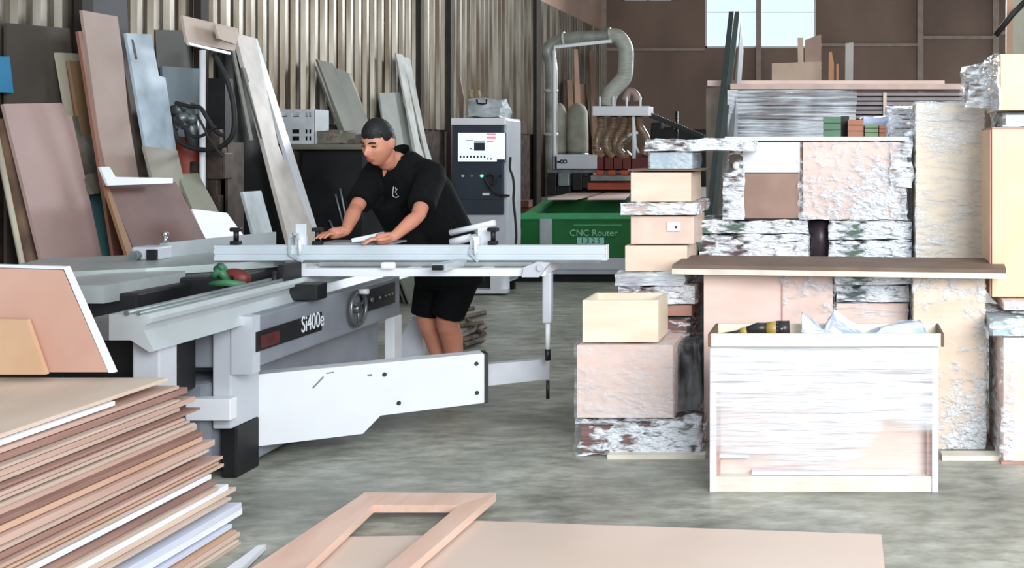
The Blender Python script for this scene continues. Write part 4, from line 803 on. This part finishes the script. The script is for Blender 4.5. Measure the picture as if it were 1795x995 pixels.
a = px(1183, 1187, 396, 400, BA-0.054); m = MB(); m.box(a[0], a[1], BA-0.0545, BA-0.0532, a[2], a[3]); m.build('sticker_mark', black, st)
zC0 = CH-(476-HY)/F*(BA-0.05)
wrapped('plywood_box', 'plain tan box below the box with the sticker', 'box', 1093, 1206, 433, 476, BA-0.05, 0.42, ply, None, z0=zC0, z1=zB0-0.001)
Yb = 5.32
zz0 = CH-(522-HY)/F*Yb
wrapped('wrapped_slab', 'tilted grey film wrapped slab at the waist of the left column', 'slab', 1078, 1200, 472, 490, Yb, 0.46, mat('grey_mauve', (150,138,146), 0.5), filmH, z0=zC0-0.062, z1=zC0-0.001, amp=0.01, off=0.008)
z2 = zC0-0.064
wrapped('wrapped_bundle', 'silvery crumpled bundle behind the open box', 'bundle', 1082, 1218, 490, 520, Yb+0.02, 0.46, mat('rust_boards', (150,104,88), 0.6), foil, z0=z2-0.09, z1=z2, amp=0.014, off=0.02)
z3 = z2-0.092
wrapped('plywood_box', 'small reddish box right behind the open box', 'box', 1100, 1214, 520, 540, Yb+0.04, 0.42, mat('reddish_box', (190,140,126), 0.6), None, z0=z3-0.06, z1=z3)
z4 = z3-0.062; zE1 = CH-(603-HY)/F*4.97
wrapped('wrapped_bundle', 'crumpled film wrapped bundle at the foot behind the open box', 'bundle', 1104, 1210, 540, 590, Yb+0.04, 0.42, mat('rust_boards', (150,104,88)), foil, z0=0.20, z1=z4, amp=0.012, off=0.02)
# E box with F pile beneath
YE = 4.97
r, e = wrapped('wrapped_pile', 'heap of flat panels in crumpled film under the big left box', 'panel bundle', 1008, 1226, 733, 797, YE-0.02, 0.34, mat('reddish_panels', (140,96,84), 0.6, c2=(90,58,52), scale=12, stretch=(0.3,0.3,8)), foil, z0=0.0, z1=0.165, amp=0.016, off=0.022)
r, e = wrapped('plywood_box', 'big pinkish box under the open box, left column', 'box', 1008, 1181, 603, 732, YE, 0.34, plyp, None, z0=0.168, z1=zE1)
crumple(e[0]-0.004, e[1]+0.004, YE-0.004, YE+0.344, 0.17, zE1+0.003, 0.04, 0.004, 9).build('plastic_wrap', filmT, r)
wrapped('gap_shade_filler', 'dark filler standing for the shaded gap beside the big pinkish box', 'panel bundle', 1184, 1228, 610, 733, YE+0.15, 0.3, darkm, film('black_gap_film', 0.0, 0.25, (3,1,1), 6.0), z0=0.168, z1=zE1-0.02, amp=0.01, off=0.01)  # dark block added to paint the black gap beside the box
# open box D
YD = 5.0; ox0, ox1, oz0, oz1 = px(1021, 1154, 526, 600, YD); oz0 = zE1+0.0045
ob = thing('open_box', 'open topped pale plywood box on the big pinkish box', 'box', ((ox0+ox1)/2, YD+0.14, oz0)); od = 0.27; t = 0.014
m = MB(); m.box(ox0, ox1, YD, YD+t, oz0, oz1, 0.001); m.build('front_panel', plyl, ob)
m = MB(); m.box(ox0, ox1, YD+od-t, YD+od, oz0, oz1, 0.001); m.build('back_panel', plyl, ob)
m = MB(); m.box(ox0, ox0+t, YD+t, YD+od-t, oz0, oz1, 0.001); m.build('side_panel', plyl, ob)
m = MB(); m.box(ox1-t, ox1, YD+t, YD+od-t, oz0, oz1, 0.001); m.build('side_panel', plyl, ob)
m = MB(); m.box(ox0+t, ox1-t, YD+t, YD+od-t, oz0, oz0+0.01); m.build('bottom_panel', plyl, ob)

# --- tall ones at right
r, e = wrapped('wrapped_cabinet', 'tall narrow film wrapped cabinet standing behind the right of the long board', 'cabinet', 1604, 1727, 178, 700, 5.62, 0.4, mat('creamy_ply', (242,230,212), 0.5, c2=(234,218,196)), film('tall_film', 0.0, 0.6, (1.3, 1, 4), 6.0, bscale=11, rng=(0.84, 1.2)), z0=0, z1=CH-(178-HY)/F*5.62, amp=0.005)
crumple(e[0]-0.13, e[0]-0.005, 5.66, 6.0, 1.2, e[3]-0.02, 0.03, 0.02, 10, 'xyXYZz').build('loose_film', foil, r)
r = thing('tall_cabinet', 'tall tan plywood cabinet at the right edge with crumpled film on top', 'cabinet', (1.0, 5.3, 0))
Yr = 5.15; a = px(1739, 1990, 226, 600, Yr); m = MB(); m.box(a[0], a[1], Yr, Yr+0.4, 0.70, a[3], 0.003); m.build('carcass', mat('warm_ply', (236,202,168), 0.5, c2=(228,192,156)), r)
m = MB(); m.box(a[0]-0.010, a[0]-0.002, Yr+0.01, Yr+0.03, 0.70, a[3]-0.005); m.box(a[0], a[1], Yr-0.004, Yr+0.4, a[3], a[3]+0.008); m.build('edge_strip', mat('reddish_edge', (186,140,126)), r)
zt1 = a[3]+0.009
wrapped('wrapped_bundle', 'pale bluish crumpled film bundle on top of the tall tan cabinet', 'bundle', 1758, 1990, 190, 222, Yr, 0.4, mat('pale_blue_box', (176,196,206)), foil, z0=zt1, z1=zt1+0.075, amp=0.014, off=0.015)
r, e = wrapped('wrapped_box', 'large film wrapped plywood box at the top right corner', 'box', 1752, 1990, 92, 189, Yr-0.05, 0.5, mat('warm_ply', (236,202,168)), None, z0=zt1+0.078, z1=CH-(92-HY)/F*(Yr-0.05))
crumple(e[0]-0.012, e[0]+0.0, Yr-0.06, Yr+0.46, e[2], e[3]+0.004, 0.03, 0.012, 12, 'xyZ').build('plastic_wrap', foil, r)
crumple((1694-CX)/F*5.35, (1748-CX)/F*5.35, 5.32, 5.6, e[2]+0.02, e[3]-0.03, 0.03, 0.03, 9).build('loose_film', foil, r)
# lower right column, nearer
Yl = 4.83
r, e = wrapped('plywood_cabinet', 'low pinkish plywood cabinet at the lower right edge', 'cabinet', 1757, 1990, 590, 815, Yl, 0.5, plyp, None, z0=0.0, z1=CH-(590-HY)/F*Yl)
crumple(e[0]-0.01, e[0]+0.06, Yl-0.012, Yl+0.5, 0.02, e[3]-0.004, 0.03, 0.010, 12, 'xy').build('plastic_wrap', filmD, r)
m = MB(); m.box(e[0]-0.005, e[1], Yl-0.006, Yl+0.5, 0.0, 0.012); m.build('bottom_edge', mat('reddish_edge', (186,140,126)), r)
r2, e2 = wrapped('wrapped_slab', 'pale blue film wrapped slab on the low cabinet at right edge', 'slab', 1735, 1990, 560, 588, Yl, 0.5, mat('pale_blue_box', (176,196,206)), foil, z0=e[3]+0.001, z1=CH-(558-HY)/F*Yl, amp=0.012, off=0.015)
wrapped('wrapped_box', 'pinkish film wrapped box under the tall tan cabinet', 'box', 1758, 1990, 502, 558, Yr-0.1, 0.5, plyp, filmD, z0=e2[3]+0.002, z1=0.698)
# --- behind: slatted stack, poles, boards
Ys = 8.6
xs0, xs1, zs0, zs1 = px(1282, 1560, 158, 262, Ys)
r = thing('slatted_stack', 'long film wrapped stack of white slatted panels behind the glossy cabinet', 'panel stack', (0, Ys, 0))
for k in range(13):
    zz = zs1-0.02-k*0.036; m = MB(); m.box(xs0, (1690-CX)/F*Ys, Ys+0.01*(k%2), Ys+0.6, zz-0.026, zz, 0.002); m.build('slat', mat('grey_brown_slat', (150,138,140), 0.5), r)
m = MB(); m.box(xs0+0.05, (1680-CX)/F*Ys, Ys+0.06, Ys+0.55, 0.0, zs1-0.03); m.build('core', darkm, r)
m = MB(); m.box((1548-CX)/F*Ys, (1554-CX)/F*Ys, Ys-0.02, Ys, 1.15, zs1-0.02); m.build('strap', plyp, r)
crumple(xs0-0.01, (1500-CX)/F*Ys, Ys-0.03, Ys+0.62, zs1-0.5, zs1+0.004, 0.05, 0.014, 6, 'xyZ').build('plastic_wrap', film('slat_film', 0.1, 1.0, (0.35, 1, 12), 3.5, bscale=8, rng=(0.86, 1.1)), r)
m = MB(); m.box(xs0-0.03, xs0+0.05, Ys-0.01, Ys+0.6, 0.0, zs1); m.build('end_frame', white, r)
for lb, u0, u1, v0, v1, yy in (('pinkish top board overhanging the slatted stack at left', 1280, 1690, 147, 157, Ys-0.03), ('upper longer board on the slatted stack, further back', 1240, 1656, 143, 152, Ys+0.3)):
    a = px(u0, u1, v0, v1, yy); m = MB(); b0 = zs1+0.006 if yy < Ys else zs1+0.052; m.box(a[0], a[1], yy, yy+(0.28 if yy < Ys else 0.3), b0, b0+0.044, 0.002); tag(m.build('board', plyp if yy > Ys else mat('slab_pink', (214,184,172))), lb, 'board')
m = MB(); a = px(1562, 1700, 158, 185, Ys-0.06)
a = px(1239, 1284, 155, 300, 9.3); m = MB(); m.box(a[0], a[1], 9.25, 9.3, 0, a[3]); tag(m.build('upright_board', mat('grey_tan_board', (176,160,146), 0.6)), 'upright grey tan board at the left end of the slatted stack', 'board')
for lb, u0, u1, c in (('left dark green pole of the leaning pair', 1255, 1282, (44,52,50)), ('right dark green pole of the leaning pair', 1264, 1292, (64,74,70)), ):
    a, b = P(u0, 262, 8.45), P(u1, 20, 8.9); d_ = (a-b); a = b+d_*(b.z/-d_.z)
    m = MB(); m.prism([a+Vector((-0.02,0,0)), a+Vector((0.022,0,0)), b+Vector((0.022,0,0)), b+Vector((-0.02,0,0))], (0, 0.04, 0)); tag(m.build('leaning_pole', lm('pole_%d' % c[0], c, r=0.4)), lb, 'pole')
a, b = P(1276, 262, 8.45), P(1299, 30, 8.95); a2, b2 = P(1290, 262, 8.45), P(1303, 90, 8.95); m = MB()
f_ = lambda p, q: q+(p-q)*(q.z/(q.z-p.z))
m.prism([f_(a,b), f_(a2,b2), b2, b], (0, 0.02, 0)); tag(m.build('leaning_board', mat('pale_grey_board', (196,202,206), 0.5)), 'narrow pale board leaning behind the dark green poles', 'board')
# boards further back by the rear wall
for lb, pix, yy, c in (('square tan board standing behind the slatted stack', [(1353,111),(1439,108),(1439,260),(1353,260)], 13.0, (200,174,154)), ('thin cream board under the window leaning right', [(1398,66),(1408,66),(1411,260),(1405,260)], 14.0, (206,184,164)), ('orange tapered offcut right of the square tan board', [(1453,92),(1458,90),(1462,112),(1464,260),(1448,260)], 12.5, (190,140,96)), ('small orange offcut beside the tapered one', [(1466,112),(1470,112),(1474,260),(1464,260)], 12.4, (184,130,92)), ('tall grey white board leaning on the rear wall', [(1482,76),(1496,74),(1492,260),(1478,260)], 13.5, (184,180,176)), ('large dull board leaning between two tan boards', [(1411,70),(1439,60),(1442,260),(1411,260)], 14.5, (180,150,136))):
    m = MB(); p = [P(u, v, yy) for u, v in pix]; p[-1].z = 0; p[-2].z = 0; m.prism(p, (0, 0.03, 0)); tag(m.build('rear_board', lm('rear_%d_%d' % (c[0], c[1]), c)), lb, 'board')
# low dark machinery at the back
m = MB(); 
a = px(1140, 1240, 215, 300, 17); m.box(a[0], a[1], 17, 17.6, 0, a[3]-0.1, 0.02)
for u, v in ((1150,214),(1172,222),(1195,226),(1215,232)): q = P(u, v, 17); m.box(q.x-0.1, q.x+0.08, 17.1, 17.4, q.z-0.3, q.z, 0.03)
tag(m.build('dark_machine', darkm), 'low dark machinery in the shadow at the foot of the rear wall', 'machine')
# beam things at upper right corner
for lb, pix, yy, c in (('slim brown beam rising at the upper right corner', [(1765,-20),(1776,-20),(1774,262),(1762,262)], 11.0, (190,150,120)), ('greyish beam rising at the far right corner', [(1776,-20),(1796,-20),(1796,262),(1774,262)], 11.4, (170,168,150))):
    m = MB(); p = [P(u, v, yy) for u, v in pix]; p[-1].z = 0; p[-2].z = 0; m.prism(p, (0, 0.08, 0)); tag(m.build('wooden_beam', lm('beam_%d' % c[0], c)), lb, 'beam')
m = MB(); m.tube([P(1745,62,10.9), P(1775,25,10.9), P(1800,0,10.9)], 0.03, 8); tag(m.build('cable', rubber), 'dark cable slanting across the upper right corner', 'cable')
# ---------------------------------------------------------------- the worker
skin = mat('skin', (206, 142, 116), 0.5, c2=(192, 126, 102), scale=6)
cloth = mat('black_cotton', (13, 13, 14), 0.9, c2=(8, 8, 9), scale=30, spec=0.2, bump=0.3, bscale=9)
shortm = mat('black_shorts', (12, 12, 14), 0.9, c2=(8, 8, 9), scale=20, spec=0.2)
man = thing('person', 'person in black polo shirt and shorts leaning over the saw, hands on the table', 'person', (-2.2, 6.0, 0))
Vx = Vector
def remeshed(mb, vox, it, name, m, parent):
    me = bpy.data.meshes.new('tmp'); bmesh.ops.recalc_face_normals(mb.b, faces=mb.b.faces[:]); mb.b.to_mesh(me); mb.b.free()
    o = bpy.data.objects.new('tmp', me); COL.objects.link(o)
    r = o.modifiers.new('r', 'REMESH'); r.mode = 'VOXEL'; r.voxel_size = vox
    s = o.modifiers.new('s', 'SMOOTH'); s.iterations = it; s.factor = 0.5
    dg = bpy.context.evaluated_depsgraph_get(); ev = o.evaluated_get(dg); new = bpy.data.meshes.new_from_object(ev)
    bpy.data.objects.remove(o); mb2 = MB(); mb2.b.from_mesh(new)
    for f in mb2.b.faces: f.smooth = True
    return mb2.build(name, m, parent)
SC = P(702, 290, 5.84)                      # middle of the shoulders
LS = Vx((-2.205, 5.79, 1.265)); RS = Vx((-2.53, 5.88, 1.275))
LE = P(733, 378, 5.52); LW = P(690, 415, 5.36)
RE = P(623, 366, 5.62); RW = P(606, 405, 5.42)
PEL = Vx((-2.19, 6.02, 0.78))
ax = (LS-RS).normalized()                    # towards his left
def ring(c, a, b, A, B, n=24): return [c+A*(a*math.cos(2*math.pi*k/n))+B*(b*math.sin(2*math.pi*k/n)) for k in range(n)]
def torso(mb, grow=0.0, top=True, low=0.0):
    fw = Vx((-0.2, -0.98, 0)); hx_ = Vx((0.98, -0.2, 0))
    sp = [(PEL+Vx((0,0,-0.08)), 0.165, 0.125), (PEL, 0.17, 0.125), (PEL+Vx((-0.02,-0.04,0.12)), 0.155, 0.115), (PEL+Vx((-0.07,-0.09,0.25)), 0.165, 0.115), (PEL+Vx((-0.125,-0.13,0.36)), 0.182, 0.12), (SC+Vx((0.0,0.015,-0.045)), 0.175, 0.10), (SC+Vx((0.0,0.0,0.01)), 0.12, 0.08), (SC+Vx((-0.01,-0.01,0.04)), 0.07, 0.062)]
    rs = []
    for i, (c, a, b) in enumerate(sp):
        t = (sp[min(i+1, 7)][0]-sp[max(i-1, 0)][0]).normalized(); A = (hx_-t*hx_.dot(t)).normalized(); B = t.cross(A).normalized()
        rs.append(ring(c, a+grow, b+grow, A, B))
    mb.loft(rs)
torso_dir = None
# head frame: looks to picture left, down, turned towards the camera
HC = P(664, 251, 5.66)
fwd = Vx((-0.25, -0.92, -0.29)).normalized(); rt = fwd.cross(Vx((0.06, 0, 1))).normalized(); upv = rt.cross(fwd).normalized()
MH = Matrix((rt, fwd, upv)).transposed()     # local x=his right.. y=front z=up
def gs(x, s): return math.exp(-(x/s)**2)
def headpt(d, grow=0.0):
    x, y, z = d.x*0.073, d.y*0.092, d.z*0.118
    if d.z < 0: f = 1-0.34*(-d.z)**1.6; x *= f; y = y*(1-0.10*(-d.z)**2) + (0.012*(-d.z) if d.y > 0 else 0.028*(-d.z))
    if d.y > 0:
        fr_ = min(1, d.y*1.5)
        y += fr_*(0.026*gs(x, 0.010)*(gs(z+0.030, 0.018)) + 0.016*gs(x, 0.009)*gs(z+0.008, 0.022))
        y += fr_*(0.004*gs(z-0.026, 0.010)*gs(abs(x)-0.03, 0.022))
        y -= fr_*(0.011*gs(abs(x)-0.030, 0.015)*gs(z-0.006, 0.013))
        y += fr_*(0.007*gs(x, 0.022)*gs(z+0.062, 0.010)) - fr_*0.004*gs(x, 0.02)*gs(z+0.078, 0.006) + fr_*0.008*gs(x, 0.02)*gs(z+0.098, 0.014)
        y += fr_*0.005*gs(abs(x)-0.043, 0.016)*gs(z+0.02, 0.02)
    p = Vx((x, y, z)); return p*(1+grow)
def H(p): return HC+MH @ Vx(p)
body = MB()
q = bmesh.ops.create_icosphere(body.b, subdivisions=5, radius=1.0)['verts']
for v in q: v.co = H(headpt(v.co.normalized()))
for s in (-1, 1):
    body.ball(H((s*0.073, -0.012, 0.0)), 0.03, (0.32, 0.62, 1.05), MH)
    body.ball(H((s*0.078, -0.02, 0.008)), 0.02, (0.3, 0.6, 1.1), MH)
body.tube([H((0, -0.035, -0.05)), H((0, -0.038, -0.11)), SC+Vx((-0.015, 0.0, 0.02)), SC+Vx((0,0.01,-0.06))], [0.050, 0.048, 0.054, 0.08], 18, sub=4)
torso(body)
def arm(mb, S, E, Wr, r=(0.050, 0.043, 0.038, 0.034, 0.038, 0.030, 0.024)):
    pts = [S, S.lerp(E, 0.5), S.lerp(E, 0.9), E, E.lerp(Wr, 0.3), E.lerp(Wr, 0.7), Wr]
    mb.tube(pts, list(r), 14, sub=3)
def hand(mb, Wr, d, side, down=Vx((0, 0, -1))):
    """palm and five separate fingers lying on the work"""
    d = Vx(d).normalized(); s = d.cross(Vx((0, 0, 1))).normalized()*side     # s points to the thumb side
    pc = Wr+d*0.045
    mb.tube([Wr-d*0.01, Wr+d*0.02, pc+d*0.015, pc+d*0.035], [0.022, 0.028, 0.030, 0.026], 12)
    mb.ball(pc, 0.036, (1, 1, 0.42))
    for i, (o, L_) in enumerate(((0.028, 0.066), (0.010, 0.074), (-0.009, 0.069), (-0.027, 0.054))):
        a = pc+d*0.030+s*o; b = a+d*L_*0.45+s*o*0.12+Vx((0,0,0.006)); c = a+d*L_*0.78+s*o*0.2-Vx((0,0,0.004)); e = a+d*L_+s*o*0.22-Vx((0,0,0.014))
        mb.tube([a, b, c, e], [0.0095, 0.0088, 0.008, 0.0065], 10)
    a = pc-d*0.025+s*0.022; mb.tube([a, a+s*0.026+d*0.022, a+s*0.034+d*0.048, a+s*0.030+d*0.064], [0.013, 0.011, 0.010, 0.007], 10)
arm(body, LS, LE, LW); arm(body, RS, RE, RW)
LWd = Vx((-0.75, -0.45, -0.10)); RWd = Vx((-0.55, -0.75, -0.10))
LW2 = LW; hand(body, LW, LWd, -1); hand(body, RW, RWd, 1)
# legs
hipL, hipR = PEL+Vx((0.085, -0.04, -0.05)), PEL+Vx((-0.085, 0.04, -0.05))
kL, kR = P(783, 558, 5.98), P(748, 556, 6.05)
aL, aR = Vx((kL.x+0.0, 6.16, 0.09)), Vx((kR.x+0.05, 6.22, 0.09))
for hp, k, a in ((hipL, kL, aL), (hipR, kR, aR)):
    body.tube([hp, hp.lerp(k, 0.5), k, k.lerp(a, 0.3)+Vx((0, 0.02, 0)), k.lerp(a, 0.7), a, a-Vx((0,0,0.05))], [0.09, 0.075, 0.056, 0.060, 0.044, 0.036, 0.04], 16, sub=3)
bo = remeshed(body, 0.0055, 3, 'body', skin, man)
# feet in sandals
for a in (aL, aR):
    m = MB(); m.tube([a+Vx((0, 0.05, -0.05)), a+Vx((0, 0, -0.035)), a+Vx((0, -0.10, -0.045)), a+Vx((0, -0.19, -0.06))], [0.034, 0.045, 0.042, 0.022], 14, sub=2); m.box(a.x-0.045, a.x+0.045, a.y-0.21, a.y+0.08, 0.0, 0.03, 0.012); m.build('shoe', black, man)
# face details
m = MB()
for s in (-1, 1): m.tube([H((s*0.014, 0.094, 0.026)), H((s*0.030, 0.093, 0.032)), H((s*0.048, 0.080, 0.028))], [0.0035, 0.0045, 0.003], 8)
m.build('eyebrows', mat('black_hair', (14, 13, 13), 0.6), man)
m = MB()
for s in (-1, 1): m.tube([H((s*0.018, 0.083, 0.006)), H((s*0.030, 0.0845, 0.008)), H((s*0.043, 0.076, 0.005))], [0.002, 0.0042, 0.002], 8)
m.build('eyes', mat('eye_dark', (30, 20, 18), 0.3), man)
m = MB(); m.tube([H((-0.020, 0.083, -0.062)), H((-0.008, 0.094, -0.058)), H((0, 0.095, -0.060)), H((0.008, 0.094, -0.058)), H((0.020, 0.083, -0.062))], [0.002, 0.0045, 0.0045, 0.0045, 0.002], 8, sub=3)
m.tube([H((-0.016, 0.084, -0.066)), H((0, 0.094, -0.068)), H((0.016, 0.084, -0.066))], [0.002, 0.005, 0.002], 8, sub=3)
m.build('lips', mat('lip_skin', (168, 92, 82), 0.5), man)
# hair
m = MB(); q = bmesh.ops.create_icosphere(m.b, subdivisions=5, radius=1.0)['verts']; kill = []
for v in q:
    d = v.co.normalized(); lim = 0.40 if d.y > 0.35 else (0.40-(0.35-d.y)*0.9 if d.y > -0.15 else -0.05-(-0.15-d.y)*0.75)
    if abs(d.x) > 0.6 and -0.15 < d.y < 0.42: lim = 0.20
    w_ = max(0, min(1, (d.z-lim)/0.18)); n_ = noise.noise(d*16)
    v.co = H(headpt(d)*(1.0+0.05*w_ + 0.10*max(0, d.z)*w_ + 0.022*n_*w_ + (0.012 if w_ > 0 else -0.06)))
    if w_ <= 0 and d.z < lim-0.05: kill.append(v)
bmesh.ops.delete(m.b, geom=kill, context='VERTS'); m.build('hair', mat('black_hair', (14, 13, 13)), man)
# polo shirt
sh = MB(); torso(sh, 0.026)
for S_, E_, cut in ((LS, LE, 0.80), (RS, RE, 0.84)):
    e = S_.lerp(E_, cut); sh.tube([S_.lerp(SC, 0.35)+Vx((0,0,0.0)), S_, S_.lerp(E_, 0.35), e], [0.07, 0.078, 0.074, 0.070], 18, sub=2)
sh.tube([PEL+Vx((0.0, 0, -0.12)), PEL+Vx((0, 0, 0.02))], [0.185, 0.19], 22)
# the hanging front and back of the shirt
sh.tube([SC+Vx((-0.03,-0.04,-0.16)), PEL+Vx((-0.17,-0.12,0.18)), PEL+Vx((-0.10,-0.10,0.0))], [0.12, 0.12, 0.12], 18, sub=2)
so = remeshed(sh, 0.010, 2, 'polo_shirt', cloth, man)
# collar
m = MB(); N0 = SC+Vx((-0.02, -0.012, 0.035)); ringp = []
Fd = Vx((-0.25, -0.95, -0.30)).normalized(); Sd = Vx((0.97, -0.25, 0)).normalized()
for i in range(25):
    a = math.radians(28+i*(304/24)); ringp.append(N0+Fd*(0.074*math.cos(a))+Sd*(0.074*math.sin(a))+Vx((0,0,0.018-0.028*(0.5+0.5*math.cos(a)))))
rings = []
for i, p in enumerate(ringp):
    o_ = (p-N0); o_.z = 0; o_.normalize(); hgt = 0.020+0.020*math.sin(math.pi*i/24)
    rings.append([p+o_*0.012-Vx((0,0,0.022)), p-o_*0.004+Vx((0,0,hgt)), p-o_*0.009+Vx((0,0,hgt)), p+o_*0.004-Vx((0,0,0.022))])
m.loft(rings); m.build('collar', cloth, man)
m = MB(); a = N0+Fd*0.072+Vx((0,0,-0.012)); m.prism([a+Sd*0.024+Vx((0,0,0.012)), a+Fd*0.024+Vx((0,0,-0.050)), a-Sd*0.024+Vx((0,0,0.012))], Fd*0.012); m.build('open_neck', skin, man)
# chest emblem
def chest(u, v): return P(u, v, 5.60)
dg = bpy.context.evaluated_depsgraph_get()
def hit(u, v):
    o = Vx((0, 0, CH)); d = (P(u, v, 1)-o).normalized(); loc = Vector(so.location)+man.location
    ok, p, nn, _ = so.ray_cast(o-loc, d); return (p+loc - d*0.003) if ok else P(u, v, 5.62)
m = MB()
for pts, r in (([(690,327),(689,334),(688,341),(690,345),(695,346),(699,344)], 0.0030), ([(696,331),(693,336),(696,341)], 0.0022), ([(693,328),(694,332)], 0.002)):
    m.tube([hit(u, v) for u, v in pts], r, 6)
m.build('chest_emblem', mat('emblem_grey', (190,190,190), 0.6), man)
# shorts
st = MB()
st.tube([PEL+Vx((0,0,-0.02)), PEL+Vx((0,0,-0.14))], [0.17, 0.165], 22)
for hp, k in ((hipL, kL), (hipR, kR)): st.tube([hp, hp.lerp(k, 0.5), hp.lerp(k, 0.96)], [0.105, 0.100, 0.088], 20)
remeshed(st, 0.010, 2, 'shorts', shortm, man)
